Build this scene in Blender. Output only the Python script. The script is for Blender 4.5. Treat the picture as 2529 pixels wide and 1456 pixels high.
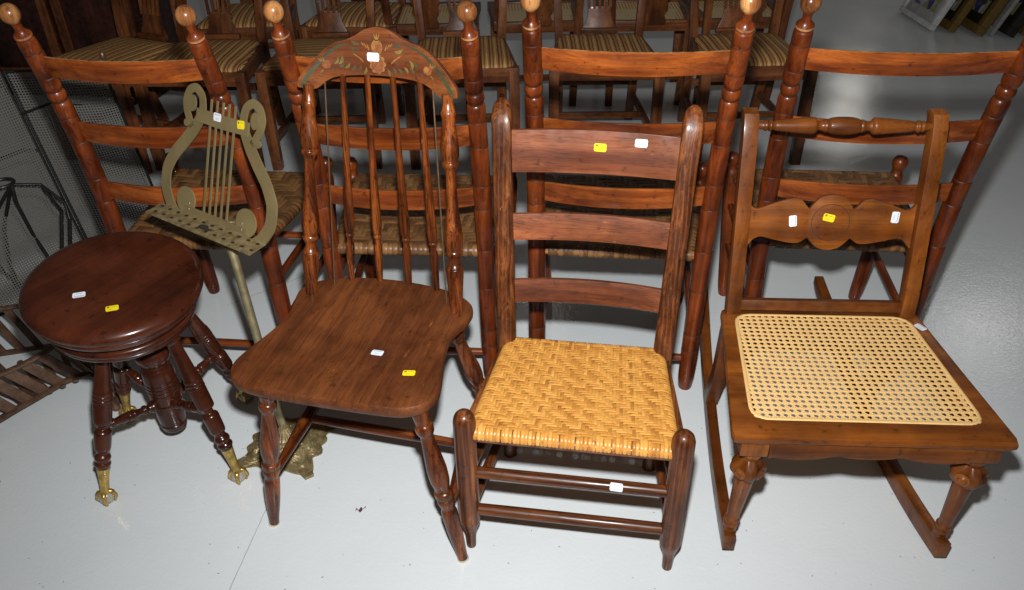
import bpy, bmesh, math, random
import numpy as np
from mathutils import Vector, Matrix
random.seed(7)
for o in list(bpy.data.objects): bpy.data.objects.remove(o)
SC = bpy.context.scene
COL = SC.collection
PI = math.pi
# ---------------------------------------------------------------- camera
FPX, PITCH, ROLL, CAMH = 2000.0, math.radians(33.5), math.radians(-1.0), 1.52      # focal length in pixels of a 2529 px wide picture
PW, PH = 2529.0, 1456.0
_f = Vector((0, math.cos(PITCH), -math.sin(PITCH))); _u = Vector((0, math.sin(PITCH), math.cos(PITCH))); _r = Vector((1, 0, 0))
CR = math.cos(ROLL)*_r + math.sin(ROLL)*_u; CU = -math.sin(ROLL)*_r + math.cos(ROLL)*_u; CF = _f
C0 = Vector((0, 0, CAMH))
cd = bpy.data.cameras.new('camera'); cam = bpy.data.objects.new('camera', cd); COL.objects.link(cam)
cd.sensor_width = 36; cd.lens = 36*FPX/PW; cd.clip_end = 100; cd.clip_start = 0.05
cam.matrix_world = Matrix(((CR.x, CU.x, -CF.x, 0), (CR.y, CU.y, -CF.y, 0), (CR.z, CU.z, -CF.z, CAMH), (0, 0, 0, 1)))
SC.camera = cam
# ---------------------------------------------------------------- world and lamps
wd = bpy.data.worlds.new('World'); SC.world = wd; wd.use_nodes = True
bg = wd.node_tree.nodes['Background']; bg.inputs[0].default_value = (1.0, 0.93, 0.86, 1); bg.inputs[1].default_value = 0.060
def lamp(name, kind, loc, target, energy, color, **kw):
    d = bpy.data.lights.new(name, kind); d.energy = energy; d.color = color
    for k, v in kw.items(): setattr(d, k, v)
    o = bpy.data.objects.new(name, d); COL.objects.link(o); o.location = loc
    o.rotation_euler = (Vector(target)-Vector(loc)).to_track_quat('-Z', 'Y').to_euler()
    return o
# the flash on top of the camera
lamp('camera_flash', 'SPOT', (0.01, 0.14, 1.62), (0.05, 4.2, 0.42), 277, (0.985, 0.998, 1.0), spot_size=math.radians(145), spot_blend=1.0, shadow_soft_size=0.028)
# ceiling tubes of the hall, seen mirrored in the floor paint
lamp('ceiling_panel_lamp', 'AREA', (5.6, 12.9, 3.4), (5.6, 12.6, 0), 13, (1.0, 0.96, 0.88), shape='RECTANGLE', size=0.5, size_y=0.8)
lamp('ceiling_panel_lamp', 'AREA', (4.75, 6.6, 3.4), (4.75, 6.5, 0), 9, (1.0, 0.97, 0.92), shape='RECTANGLE', size=0.9, size_y=0.8)
lamp('ceiling_panel_lamp', 'AREA', (0.25, 6.9, 3.4), (0.25, 6.8, 0), 2.5, (1.0, 0.97, 0.92), shape='RECTANGLE', size=0.3, size_y=1.2)
vs = SC.view_settings; vs.view_transform = 'Standard'; vs.look = 'None'; vs.exposure = 0.0; vs.gamma = 1.0; vs.use_curve_mapping = False
SC.render.engine = 'CYCLES'
# ---------------------------------------------------------------- pixels to places (2529 px wide picture)
def ray(x, y): return CR*((x-PW/2)/FPX) - CU*((y-PH/2)/FPX) + CF
def at_z(x, y, z): d = ray(x, y); return C0 + d*((z-CAMH)/d.z)
def on_plane(x, y, P, n): d = ray(x, y); return C0 + d*((Vector(P)-C0).dot(n)/d.dot(n))
# ---------------------------------------------------------------- materials
MATS = {}
def newmat(name):
    m = bpy.data.materials.new(name); m.use_nodes = True; nt = m.node_tree; b = nt.nodes['Principled BSDF']; MATS[name] = m
    return m, nt, b
def N(nt, t, **kw):
    n = nt.nodes.new(t)
    for k, v in kw.items(): setattr(n, k, v)
    return n
def setin(nd, **kw):
    for k, v in kw.items(): nd.inputs[k].default_value = v
def ramp(nt, stops, interp='LINEAR'):
    r = N(nt, 'ShaderNodeValToRGB'); cr = r.color_ramp; cr.interpolation = interp
    while len(cr.elements) < len(stops): cr.elements.new(0.5)
    for e, (p_, c) in zip(cr.elements, stops): e.position = p_; e.color = tuple(c)+(1,) if len(c) == 3 else c
    return r
def mixc(nt, fac, a, b, blend='MIX'):
    m = N(nt, 'ShaderNodeMix', data_type='RGBA', blend_type=blend)
    for i, v in ((0, fac), (6, a), (7, b)):
        if isinstance(v, bpy.types.NodeSocket): nt.links.new(v, m.inputs[i])
        elif isinstance(v, (int, float)): m.inputs[i].default_value = v
        else: m.inputs[i].default_value = tuple(v)+(1,)
    return m.outputs[2]
def math_(nt, op, a, b=None):
    m = N(nt, 'ShaderNodeMath', operation=op)
    for i, v in ((0, a), (1, b)):
        if v is None: continue
        if isinstance(v, bpy.types.NodeSocket): nt.links.new(v, m.inputs[i])
        else: m.inputs[i].default_value = v
    return m.outputs[0]
def coords(nt, scale, rnd=True):
    tc = N(nt, 'ShaderNodeTexCoord'); mp = N(nt, 'ShaderNodeMapping'); nt.links.new(tc.outputs['Object'], mp.inputs[0])
    mp.inputs['Scale'].default_value = scale
    if rnd:
        oi = N(nt, 'ShaderNodeObjectInfo'); v = N(nt, 'ShaderNodeVectorMath', operation='SCALE'); v.inputs[0].default_value = (37, 19, 53)
        nt.links.new(oi.outputs['Random'], v.inputs['Scale']); nt.links.new(v.outputs[0], mp.inputs['Location'])
    return mp.outputs[0]
def noise(nt, vec, scale, detail=4, rough=0.55, dist=0.0):
    n = N(nt, 'ShaderNodeTexNoise'); nt.links.new(vec, n.inputs['Vector']); setin(n, Scale=scale, Detail=detail, Roughness=rough, Distortion=dist)
    return n.outputs['Fac']
def wood(name, dark, mid, light, axis='z', grain=26, rough=0.33, wear=0.5, wearcol=None, pore=0.5, scuff=0.15, coat=0.25, ring=0.0, bump=0.12):
    m, nt, b = newmat(name); L = nt.links
    s = [1.0, 1.0, 1.0]; s['xyz'.index(axis)] = 0.045
    v = coords(nt, s)
    g = noise(nt, v, grain, 6, 0.6, 0.6)
    r = ramp(nt, [(0.34, dark), (0.5, mid), (0.66, light)]); L.new(g, r.inputs[0]); col = r.outputs[0]
    if ring:
        s3 = [1.0, 1.0, 1.0]; s3['xyz'.index(axis)] = 0.07
        vr = coords(nt, s3); w = N(nt, 'ShaderNodeTexWave', wave_type='BANDS', bands_direction='Y' if axis == 'x' else 'X'); L.new(vr, w.inputs[0]); setin(w, Scale=ring*.5, Distortion=5.0, Detail=2.0); w.inputs['Detail Scale'].default_value = 0.8
        rr = ramp(nt, [(0.55, (0, 0, 0)), (0.92, (1, 1, 1))]); L.new(w.outputs['Fac'], rr.inputs[0])
        col = mixc(nt, math_(nt, 'MULTIPLY', rr.outputs[0], 0.38), col, light)
    s2 = [1.0, 1.0, 1.0]; s2['xyz'.index(axis)] = 0.035
    vp = coords(nt, s2); p_ = noise(nt, vp, 430, 2, 0.5)
    pr = ramp(nt, [(0.36, (1, 1, 1)), (0.46, (0, 0, 0))]); L.new(p_, pr.inputs[0])
    col = mixc(nt, math_(nt, 'MULTIPLY', pr.outputs[0], pore), col, [c*0.35 for c in dark])
    vb = coords(nt, (1, 1, 1)); big = noise(nt, vb, 6.5, 4, 0.6)
    br = ramp(nt, [(0.3, (0.48, 0.46, 0.45)), (0.62, (1.18, 1.18, 1.18))]); L.new(big, br.inputs[0])
    col = mixc(nt, 1.0, col, br.outputs[0], 'MULTIPLY')
    oi = N(nt, 'ShaderNodeObjectInfo'); rv = ramp(nt, [(0.0, (0.70, 0.66, 0.64)), (0.5, (0.96, 0.95, 0.95)), (1.0, (1.16, 1.18, 1.2))]); L.new(oi.outputs['Random'], rv.inputs[0]); col = mixc(nt, 1.0, col, rv.outputs[0], 'MULTIPLY')
    wc = wearcol or [min(1, c*1.9+0.04) for c in light]
    geo = N(nt, 'ShaderNodeNewGeometry'); pt = ramp(nt, [(0.54, (0, 0, 0)), (0.66, (1, 1, 1))]); L.new(geo.outputs['Pointiness'], pt.inputs[0])
    wn = ramp(nt, [(0.42, (0, 0, 0)), (0.6, (1, 1, 1))]); L.new(noise(nt, vb, 38, 4), wn.inputs[0])
    col = mixc(nt, math_(nt, 'MULTIPLY', math_(nt, 'MULTIPLY', pt.outputs[0], wn.outputs[0]), wear), col, wc)
    # darker tone where the surface is concave
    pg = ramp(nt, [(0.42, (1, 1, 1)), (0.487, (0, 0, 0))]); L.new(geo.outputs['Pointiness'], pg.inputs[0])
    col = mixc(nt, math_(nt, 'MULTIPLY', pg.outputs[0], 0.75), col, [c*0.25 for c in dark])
    # scratches and rubbed spots
    sc = [3.0, 3.0, 3.0]; sc['xyz'.index(axis)] = 0.5
    sn = ramp(nt, [(0.655, (0, 0, 0)), (0.72, (1, 1, 1))]); L.new(noise(nt, coords(nt, sc), 34, 6, 0.65), sn.inputs[0])
    col = mixc(nt, math_(nt, 'MULTIPLY', sn.outputs[0], scuff), col, wc)
    dk = ramp(nt, [(0.30, (1, 1, 1)), (0.36, (0, 0, 0))]); L.new(noise(nt, vb, 52, 3), dk.inputs[0])
    col = mixc(nt, math_(nt, 'MULTIPLY', dk.outputs[0], 0.5), col, [c*0.3 for c in dark])
    L.new(col, b.inputs['Base Color'])
    rn = ramp(nt, [(0.3, (rough*0.8,)*3), (0.7, (min(1, rough*1.45),)*3)]); L.new(noise(nt, vb, 22, 4), rn.inputs[0]); L.new(rn.outputs[0], b.inputs['Roughness'])
    b.inputs['Coat Weight'].default_value = coat*0.6; b.inputs['Coat Roughness'].default_value = 0.16
    b.inputs['Specular IOR Level'].default_value = 0.24
    bp = N(nt, 'ShaderNodeBump'); setin(bp, Strength=bump, Distance=0.002); L.new(mixc(nt, 0.5, p_, g), bp.inputs['Height']); L.new(bp.outputs[0], b.inputs['Normal'])
    return m
def plain(name, col, rough=0.5, metal=0.0, var=0.25, scale=30, bump=0.0, bscale=80, spec=0.5, col2=None, coat=0.0):
    m, nt, b = newmat(name); L = nt.links
    v = coords(nt, (1, 1, 1)); n_ = noise(nt, v, scale, 5, 0.6)
    c2 = col2 or [c*(1-var) for c in col]
    r = ramp(nt, [(0.35, c2), (0.65, col)]); L.new(n_, r.inputs[0]); L.new(r.outputs[0], b.inputs['Base Color'])
    rr = ramp(nt, [(0.3, (rough*0.8,)*3), (0.7, (min(1, rough*1.25),)*3)]); L.new(noise(nt, v, scale*1.7, 3), rr.inputs[0]); L.new(rr.outputs[0], b.inputs['Roughness'])
    b.inputs['Metallic'].default_value = metal; b.inputs['Specular IOR Level'].default_value = spec; b.inputs['Coat Weight'].default_value = coat
    if bump:
        bp = N(nt, 'ShaderNodeBump'); setin(bp, Strength=bump, Distance=0.003); L.new(noise(nt, v, bscale, 4), bp.inputs['Height']); L.new(bp.outputs[0], b.inputs['Normal'])
    return m
RED = dict(dark=(0.048, 0.0085, 0.0025), mid=(0.125, 0.0230, 0.0042), light=(0.200, 0.043, 0.007), grain=34, rough=0.32, wear=0.55, wearcol=(0.55, 0.30, 0.10), pore=0.3, scuff=0.05, coat=0.25)
for a in 'xyz': wood('red_maple_'+a, axis=a, **{**RED, **(dict(wear=0.9, dark=(0.080, 0.0135, 0.003), mid=(0.175, 0.0375, 0.006), light=(0.29, 0.072, 0.0105), rough=0.38) if a == 'x' else dict(wear=0.0))})
wood('worn_finial_wood', (0.075, 0.020, 0.006), (0.25, 0.095, 0.028), (0.42, 0.20, 0.07), axis='z', grain=22, rough=0.28, wear=0.4, pore=0.4, coat=0.4)
OAK = dict(dark=(0.036, 0.0095, 0.0035), mid=(0.084, 0.0225, 0.0065), light=(0.205, 0.064, 0.016), grain=70, rough=0.33, wear=0.3, wearcol=(0.46, 0.23, 0.08), pore=0.4, scuff=0.4, coat=0.25, ring=60, bump=0.25)
for a in 'xyz': wood('stained_oak_'+a, axis=a, **OAK)
wood('oak_slat', (0.100, 0.0265, 0.0100), (0.172, 0.048, 0.0175), (0.26, 0.082, 0.030), axis='x', grain=30, rough=0.5, wear=0.5, wearcol=(0.42, 0.19, 0.07), pore=0.45, scuff=0.5, coat=0.05, bump=0.2)
WIN = dict(dark=(0.030, 0.0065, 0.0022), mid=(0.085, 0.0185, 0.0042), light=(0.235, 0.060, 0.0105), grain=48, rough=0.27, wear=0.15, wearcol=(0.50, 0.25, 0.075), pore=0.7, scuff=0.35, coat=0.4, ring=22, bump=0.2)
for a in 'xyz': wood('varnished_oak_'+a, axis=a, **WIN)
wood('windsor_seat_wood', (0.078, 0.0225, 0.0070), (0.116, 0.0335, 0.0095), (0.150, 0.0455, 0.0125), axis='y', grain=46, rough=0.42, wear=0.8, wearcol=(0.36, 0.13, 0.032), pore=0.45, scuff=0.5, coat=0.05, ring=0.0, bump=0.22)
wood('crest_paint', (0.072, 0.019, 0.006), (0.128, 0.035, 0.0095), (0.18, 0.056, 0.0140), axis='x', grain=16, rough=0.40, wear=0.8, wearcol=(0.55, 0.26, 0.08), pore=0.35, scuff=0.3, coat=0.1)
MAH = dict(dark=(0.028, 0.0065, 0.0028), mid=(0.044, 0.0100, 0.0038), light=(0.062, 0.0150, 0.0055), grain=14, rough=0.22, wear=0.0, wearcol=(0.22, 0.08, 0.04), pore=0.2, scuff=0.04, coat=0.45, bump=0.04)
for a in 'xyz': wood('stool_mahogany_'+a, axis=a, **MAH)
ROC = dict(dark=(0.098, 0.025, 0.0035), mid=(0.152, 0.041, 0.0052), light=(0.205, 0.062, 0.0085), rough=0.38, wear=0.25, wearcol=(0.46, 0.24, 0.08), pore=0.25, scuff=0.06, coat=0.2, bump=0.06)
for a in 'xyz': wood('honey_walnut_'+a, axis=a, **ROC)
DIN = dict(dark=(0.065, 0.0185, 0.0055), mid=(0.135, 0.042, 0.0125), light=(0.21, 0.072, 0.021), rough=0.33, wear=0.35, pore=0.3, scuff=0.08, coat=0.25)
for a in 'xyz': wood('dining_mahogany_'+a, axis=a, **DIN)
wood('cabinet_mahogany', (0.020, 0.005, 0.003), (0.035, 0.009, 0.005), (0.055, 0.015, 0.008), axis='z', rough=0.35, coat=0.2)
plain('old_brass', (0.40, 0.33, 0.185), 0.42, 0.72, 0.4, 22, 0.05, 60)
plain('lyre_brass', (0.34, 0.258, 0.118), 0.42, 0.55, 0.25, 9, 0.05, 150)
plain('embossed_brass', (0.40, 0.31, 0.155), 0.42, 0.6, 0.6, 60, 0.3, 260, col2=(0.20, 0.145, 0.065))
plain('gilt_claw', (0.62, 0.42, 0.12), 0.32, 0.75, 0.5, 60, 0.25, 160)
plain('solder_verdigris', (0.55, 0.62, 0.62), 0.8)
plain('green_paint', (0.040, 0.046, 0.016), 0.45, var=0.5)
plain('olive_leaf_paint', (0.15, 0.115, 0.022), 0.45, var=.5); plain('dark_leaf_paint', (0.070, 0.055, 0.020), 0.45, var=.5); plain('ochre_paint', (0.28, 0.115, 0.024), 0.45, var=.5, scale=90); plain('coral_paint', (0.215, 0.065, 0.017), 0.45, var=.5, scale=90)
plain('sticker_white', (0.66, 0.68, 0.74), 0.6, var=0.04, spec=0.2); plain('sticker_yellow', (0.72, 0.56, 0.010), 0.55, var=0.04, spec=0.2)
plain('print_grey', (0.16, 0.17, 0.22), 0.6); plain('print_black', (0.02, 0.018, 0.012), 0.6); plain('print_olive', (0.38, 0.30, 0.02), 0.6)
plain('black_iron', (0.018, 0.017, 0.016), 0.45, 0.4, 0.3, 40, 0.3, 120)
plain('rusty_iron', (0.135, 0.070, 0.040), 0.5, 0.25, 0.5, 35, 0.4, 120, col2=(0.065, 0.032, 0.018))
plain('steel_rod', (0.22, 0.13, 0.07), 0.35, 0.7)
plain('leg_glide', (0.62, 0.58, 0.42), 0.6)
plain('screw_steel', (0.6, 0.57, 0.48), 0.3, 0.9)
plain('purple_scrap', (0.13, 0.030, 0.075), 0.6)
plain('floor_dirt', (0.10, 0.075, 0.06), 0.7)
plain('white_frame_paint', (0.55, 0.55, 0.53), 0.4); plain('mount_card', (0.36, 0.36, 0.36), 0.8); plain('gilt_frame', (0.20, 0.12, 0.03), 0.4, 0.4); plain('dark_frame', (0.02, 0.014, 0.010), 0.4); plain('grey_frame', (0.30, 0.29, 0.28), 0.5)
plain('groove_dark', (0.045, 0.011, 0.003), 0.5)  # dark tone for the scribe lines and bead grooves
plain('worn_edge', (0.42, 0.22, 0.08), 0.4, var=0.6, scale=45, col2=(0.14, 0.04, 0.012))
plain('underside_shade_cloth', (0.05, 0.04, 0.03), 0.9)
plain('block_wood', (0.20, 0.13, 0.05), 0.6)
def glass():
    m, nt, b = newmat('glass_ball'); b.inputs['Base Color'].default_value = (0.62, 0.55, 0.48, 1); b.inputs['Roughness'].default_value = 0.12; b.inputs['Transmission Weight'].default_value = 0.55
glass()
def picture():
    m, nt, b = newmat('painted_picture'); v = coords(nt, (1, 1, 1), False); n_ = N(nt, 'ShaderNodeTexVoronoi'); n_.inputs['Scale'].default_value = 16; nt.links.new(v, n_.inputs[0])
    r = ramp(nt, [(0.1, (0.02, 0.02, 0.05)), (0.35, (0.10, 0.09, 0.25)), (0.5, (0.32, 0.33, 0.40)), (0.7, (0.22, 0.20, 0.08)), (0.9, (0.07, 0.05, 0.05))]); nt.links.new(n_.outputs['Color'], r.inputs[0]); nt.links.new(r.outputs[0], b.inputs['Base Color']); b.inputs['Roughness'].default_value = 0.3
picture()
def floor_mat():
    m, nt, b = newmat('painted_floor'); L = nt.links; v = coords(nt, (1, 1, 1), False)
    r = ramp(nt, [(0.35, (0.635, 0.665, 0.675)), (0.6, (0.675, 0.70, 0.705))]); L.new(noise(nt, v, 1.7, 6, 0.6), r.inputs[0]); col = r.outputs[0]
    sp = N(nt, 'ShaderNodeTexVoronoi'); L.new(v, sp.inputs[0]); sp.inputs['Scale'].default_value = 26
    dn = math_(nt, 'MULTIPLY', noise(nt, v, 9, 2), 0.036)
    spk = math_(nt, 'LESS_THAN', sp.outputs['Distance'], math_(nt, 'SUBTRACT', dn, 0.009))
    keep = math_(nt, 'GREATER_THAN', noise(nt, v, 5.1, 3), 0.53)
    col = mixc(nt, math_(nt, 'MULTIPLY', math_(nt, 'MULTIPLY', spk, keep), 0.75), col, (0.16, 0.12, 0.11))
    # scuffs
    vs_ = coords(nt, (1, 6, 1), False); sm = ramp(nt, [(0.66, (0, 0, 0)), (0.75, (1, 1, 1))]); L.new(noise(nt, vs_, 7, 7, 0.7), sm.inputs[0])
    col = mixc(nt, math_(nt, 'MULTIPLY', sm.outputs[0], 0.28), col, (0.36, 0.35, 0.33))
    L.new(col, b.inputs['Base Color'])
    rr = ramp(nt, [(0.35, (0.10,)*3), (0.65, (0.16,)*3)]); L.new(noise(nt, v, 3, 5), rr.inputs[0]); L.new(rr.outputs[0], b.inputs['Roughness'])
    h = math_(nt, 'ADD', math_(nt, 'MULTIPLY', noise(nt, v, 105, 2), 0.8), math_(nt, 'MULTIPLY', noise(nt, v, 14, 4), 0.8))
    bp = N(nt, 'ShaderNodeBump'); setin(bp, Strength=0.16, Distance=0.004); L.new(h, bp.inputs['Height']); L.new(bp.outputs[0], b.inputs['Normal']); b.inputs['Specular IOR Level'].default_value = 0.4
floor_mat()
def stripes(name, axis):
    m, nt, b = newmat(name); L = nt.links; tc = N(nt, 'ShaderNodeTexCoord'); sx = N(nt, 'ShaderNodeSeparateXYZ'); L.new(tc.outputs['Object'], sx.inputs[0])
    w = noise(nt, tc.outputs['Object'], 9, 2)
    x = math_(nt, 'ADD', sx.outputs['XYZ'.index(axis)], math_(nt, 'MULTIPLY', w, 0.006))
    fr = math_(nt, 'FRACT', math_(nt, 'MULTIPLY', x, 27.0))
    gold = (0.52, 0.28, 0.065); dk = (0.060, 0.026, 0.012); rd = (0.26, 0.040, 0.024); cr = (0.80, 0.58, 0.25); br = (0.25, 0.105, 0.032)
    seq = [(0, gold), (0.17, dk), (0.22, cr), (0.25, dk), (0.33, rd), (0.42, br), (0.50, gold), (0.58, dk), (0.63, cr), (0.655, rd), (0.75, dk), (0.80, gold), (0.90, dk), (0.95, cr)]
    r = ramp(nt, seq, 'CONSTANT'); L.new(fr, r.inputs[0]); L.new(r.outputs[0], b.inputs['Base Color']); b.inputs['Roughness'].default_value = 0.7
    bp = N(nt, 'ShaderNodeBump'); setin(bp, Strength=0.3, Distance=0.002); L.new(noise(nt, tc.outputs['Object'], 300, 2), bp.inputs['Height']); L.new(bp.outputs[0], b.inputs['Normal'])
stripes('striped_fabric_x', 'X'); stripes('striped_fabric_y', 'Y')
def cane_mat(name, dark, mid, light, rough, sc=1.0, brown=0.5):
    m, nt, b = newmat(name); L = nt.links; oi = N(nt, 'ShaderNodeObjectInfo'); v = coords(nt, (1, 1, 1))
    r = ramp(nt, [(0.0, dark), (0.35, mid), (1.0, light)]); L.new(math_(nt, 'ADD', math_(nt, 'MULTIPLY', oi.outputs['Random'], 0.55), math_(nt, 'MULTIPLY', noise(nt, v, 30*sc, 5, 0.65), 0.55)), r.inputs[0]); col = r.outputs[0]
    n2 = ramp(nt, [(0.56, (0, 0, 0)), (0.68, (1, 1, 1))]); L.new(noise(nt, v, 14*sc, 5, 0.7), n2.inputs[0])
    col = mixc(nt, math_(nt, 'MULTIPLY', n2.outputs[0], brown), col, dark)
    n3 = ramp(nt, [(0.62, (0, 0, 0)), (0.7, (1, 1, 1))]); L.new(noise(nt, v, 160*sc, 3), n3.inputs[0])
    col = mixc(nt, math_(nt, 'MULTIPLY', n3.outputs[0], 0.35), col, [c*0.5 for c in dark])
    L.new(col, b.inputs['Base Color']); b.inputs['Roughness'].default_value = rough; b.inputs['Specular IOR Level'].default_value = 0.4
    bp = N(nt, 'ShaderNodeBump'); setin(bp, Strength=0.25, Distance=0.001); L.new(noise(nt, v, 400, 2), bp.inputs['Height']); L.new(bp.outputs[0], b.inputs['Normal'])
cane_mat('golden_cane', (0.20, 0.066, 0.013), (0.47, 0.200, 0.038), (0.67, 0.335, 0.078), 0.24, 1.0, 0.8)
cane_mat('dark_splint', (0.032, 0.013, 0.005), (0.098, 0.041, 0.0135), (0.25, 0.120, 0.040), 0.42, 1.0, 0.6)
cane_mat('pale_cane', (0.55, 0.33, 0.12), (0.68, 0.43, 0.17), (0.76, 0.52, 0.24), 0.42, 1.0, 0.25)
cane_mat('chair_cane', (0.30, 0.18, 0.06), (0.50, 0.33, 0.13), (0.60, 0.42, 0.19), 0.5, 4.0)
def caned_panel():
    m, nt, b = newmat('caned_panel'); L = nt.links; tc = N(nt, 'ShaderNodeTexCoord'); sx = N(nt, 'ShaderNodeSeparateXYZ'); L.new(tc.outputs['Object'], sx.inputs[0])
    def dist(k): return math_(nt, 'ABSOLUTE', math_(nt, 'SUBTRACT', math_(nt, 'FRACT', math_(nt, 'MULTIPLY', sx.outputs[k], 1/0.016)), 0.5))
    hole = math_(nt, 'LESS_THAN', math_(nt, 'ADD', math_(nt, 'POWER', dist(0), 2.0), math_(nt, 'POWER', dist(1), 2.0)), 0.065)
    b.inputs['Base Color'].default_value = (0.62, 0.42, 0.18, 1); b.inputs['Roughness'].default_value = 0.5
    L.new(math_(nt, 'SUBTRACT', 1.0, hole), b.inputs['Alpha'])
caned_panel()
def wire_mesh():
    m, nt, b = newmat('wire_gauze'); L = nt.links; tc = N(nt, 'ShaderNodeUVMap'); sx = N(nt, 'ShaderNodeSeparateXYZ'); L.new(tc.outputs[0], sx.inputs[0])
    def line(sock): return math_(nt, 'LESS_THAN', math_(nt, 'FRACT', math_(nt, 'MULTIPLY', sock, 1/0.0088)), 0.42)
    a = math_(nt, 'MAXIMUM', line(sx.outputs[0]), line(sx.outputs[1]))
    b.inputs['Base Color'].default_value = (0.16, 0.15, 0.135, 1); b.inputs['Metallic'].default_value = 0.3; b.inputs['Roughness'].default_value = 0.5
    L.new(a, b.inputs['Alpha'])
wire_mesh()
# ---------------------------------------------------------------- mesh helpers
class MB:
    def __init__(s): s.v = []; s.f = []; s.m = []
    def add(s, V, F, mi=0):
        o = len(s.v); s.v += [tuple(x) for x in V]; s.f += [tuple(i+o for i in f) for f in F]; s.m += [mi]*len(F); return s
    def ring_sweep(s, P, R, seg=18, cap=True, up=None, mi=0):
        P = [Vector(q) for q in P]; n = len(P); V = []; F = []
        T = [((P[min(i+1, n-1)]-P[max(i-1, 0)])) for i in range(n)]
        for i in range(n):
            if T[i].length < 1e-9: T[i] = T[i-1] if i else Vector((0, 0, 1))
            T[i] = T[i].normalized()
        a = Vector(up) if up else (Vector((1, 0, 0)) if abs(T[0].x) < 0.8 else Vector((0, 1, 0)))
        for i in range(n):
            a = (a - T[i]*a.dot(T[i])).normalized(); b = T[i].cross(a)
            r = R[i] if isinstance(R, list) else R
            ra, rb = r if hasattr(r, '__len__') else (r, r)
            for k in range(seg):
                t = 2*PI*k/seg; V.append(P[i]+a*(ra*math.cos(t))+b*(rb*math.sin(t)))
        for i in range(n-1):
            for k in range(seg):
                k2 = (k+1) % seg; F.append((i*seg+k, i*seg+k2, (i+1)*seg+k2, (i+1)*seg+k))
        if cap: F.append(tuple(range(seg-1, -1, -1))); F.append(tuple((n-1)*seg+k for k in range(seg)))
        return s.add(V, F, mi)
    def lathe(s, A, B, prof, seg=20, sm=4, mi=0):
        A = Vector(A); B = Vector(B); pr = curve(prof, sm); d = B-A
        return s.ring_sweep_straight([A+d*t for t, r in pr], [r for t, r in pr], d.normalized(), seg, mi)
    def ring_sweep_straight(s, P, R, T, seg, mi=0):
        a = Vector((1, 0, 0)) if abs(T.x) < 0.8 else Vector((0, 1, 0)); a = (a-T*a.dot(T)).normalized(); b = T.cross(a); V = []; F = []; n = len(P)
        for i in range(n):
            for k in range(seg):
                t = 2*PI*k/seg; V.append(P[i]+(a*math.cos(t)+b*math.sin(t))*max(R[i], 1e-4))
        for i in range(n-1):
            for k in range(seg):
                k2 = (k+1) % seg; F.append((i*seg+k, i*seg+k2, (i+1)*seg+k2, (i+1)*seg+k))
        F.append(tuple(range(seg-1, -1, -1))); F.append(tuple((n-1)*seg+k for k in range(seg)))
        return s.add(V, F, mi)
    def box(s, c, size, M=None, mi=0):
        c = Vector(c); V = []
        for x in (-.5, .5):
            for y in (-.5, .5):
                for z in (-.5, .5):
                    q = Vector((x*size[0], y*size[1], z*size[2])); V.append(c+(M @ q if M else q))
        return s.add(V, [(0, 1, 3, 2), (4, 6, 7, 5), (0, 4, 5, 1), (2, 3, 7, 6), (0, 2, 6, 4), (1, 5, 7, 3)], mi)
    def bar(s, A, B, w, h, up=(0, 0, 1), mi=0, w2=None, h2=None):       # rectangular bar from A to B
        A = Vector(A); B = Vector(B); t = (B-A).normalized(); u = Vector(up); sd = t.cross(u).normalized(); u = sd.cross(t); V = []
        for P, ww, hh in ((A, w, h), (B, w2 or w, h2 or h)):
            for a, b in ((-.5, -.5), (.5, -.5), (.5, .5), (-.5, .5)): V.append(P+sd*(a*ww)+u*(b*hh))
        return s.add(V, [(0, 1, 2, 3), (7, 6, 5, 4), (0, 4, 5, 1), (1, 5, 6, 2), (2, 6, 7, 3), (3, 7, 4, 0)], mi)
    def prism(s, pts, O, X, Y, th, off=0.0, bend=None, mi=0):           # polygon pts(x,y) in plane O,X,Y, thickness along X x Y
        O = Vector(O); X = Vector(X); Y = Vector(Y); Z = X.cross(Y).normalized(); n = len(pts)
        def P(x, y, z): return O+X*x+Y*y+Z*(z+(bend(x, y) if bend else 0))
        V = [P(x, y, off) for x, y in pts]+[P(x, y, off+th) for x, y in pts]
        F = [tuple(range(n-1, -1, -1)), tuple(range(n, 2*n))]+[(i, (i+1) % n, n+(i+1) % n, n+i) for i in range(n)]
        return s.add(V, F, mi)
    def strip(s, top, bot, O, X, Y, th, bend=None, mi=0):               # plate between two open outlines sampled alike
        O = Vector(O); X = Vector(X); Y = Vector(Y); Z = X.cross(Y).normalized(); n = len(top)
        def P(q, z): return O+X*q[0]+Y*q[1]+Z*(z+(bend(q[0], q[1]) if bend else 0))
        V = [P(q, 0) for q in bot]+[P(q, 0) for q in top]+[P(q, th) for q in bot]+[P(q, th) for q in top]; F = []
        for i in range(n-1):
            a, b, c, d = i, i+1, n+i+1, n+i; o = 2*n
            F += [(d, c, b, a), (a+o, b+o, c+o, d+o), (a, b, b+o, a+o), (c, d, d+o, c+o)]
        F += [(0, 2*n, 3*n, n), (n-1, 2*n-1, 4*n-1, 3*n-1)]
        return s.add(V, F, mi)
    def mesh(s, name, sharp=38, bevel=0, bseg=2, bang=35):
        me = bpy.data.meshes.new(name); me.from_pydata(s.v, [], s.f)
        for p_, mi in zip(me.polygons, s.m): p_.material_index = mi
        bm = bmesh.new(); bm.from_mesh(me); bmesh.ops.remove_doubles(bm, verts=bm.verts, dist=1e-6); bmesh.ops.recalc_face_normals(bm, faces=bm.faces)
        if bevel:
            es = [e for e in bm.edges if len(e.link_faces) == 2 and e.calc_face_angle(0) > math.radians(bang)]
            bmesh.ops.bevel(bm, geom=es, offset=bevel, segments=bseg, profile=0.6, affect='EDGES', clamp_overlap=True)
        bm.to_mesh(me); bm.free()
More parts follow.
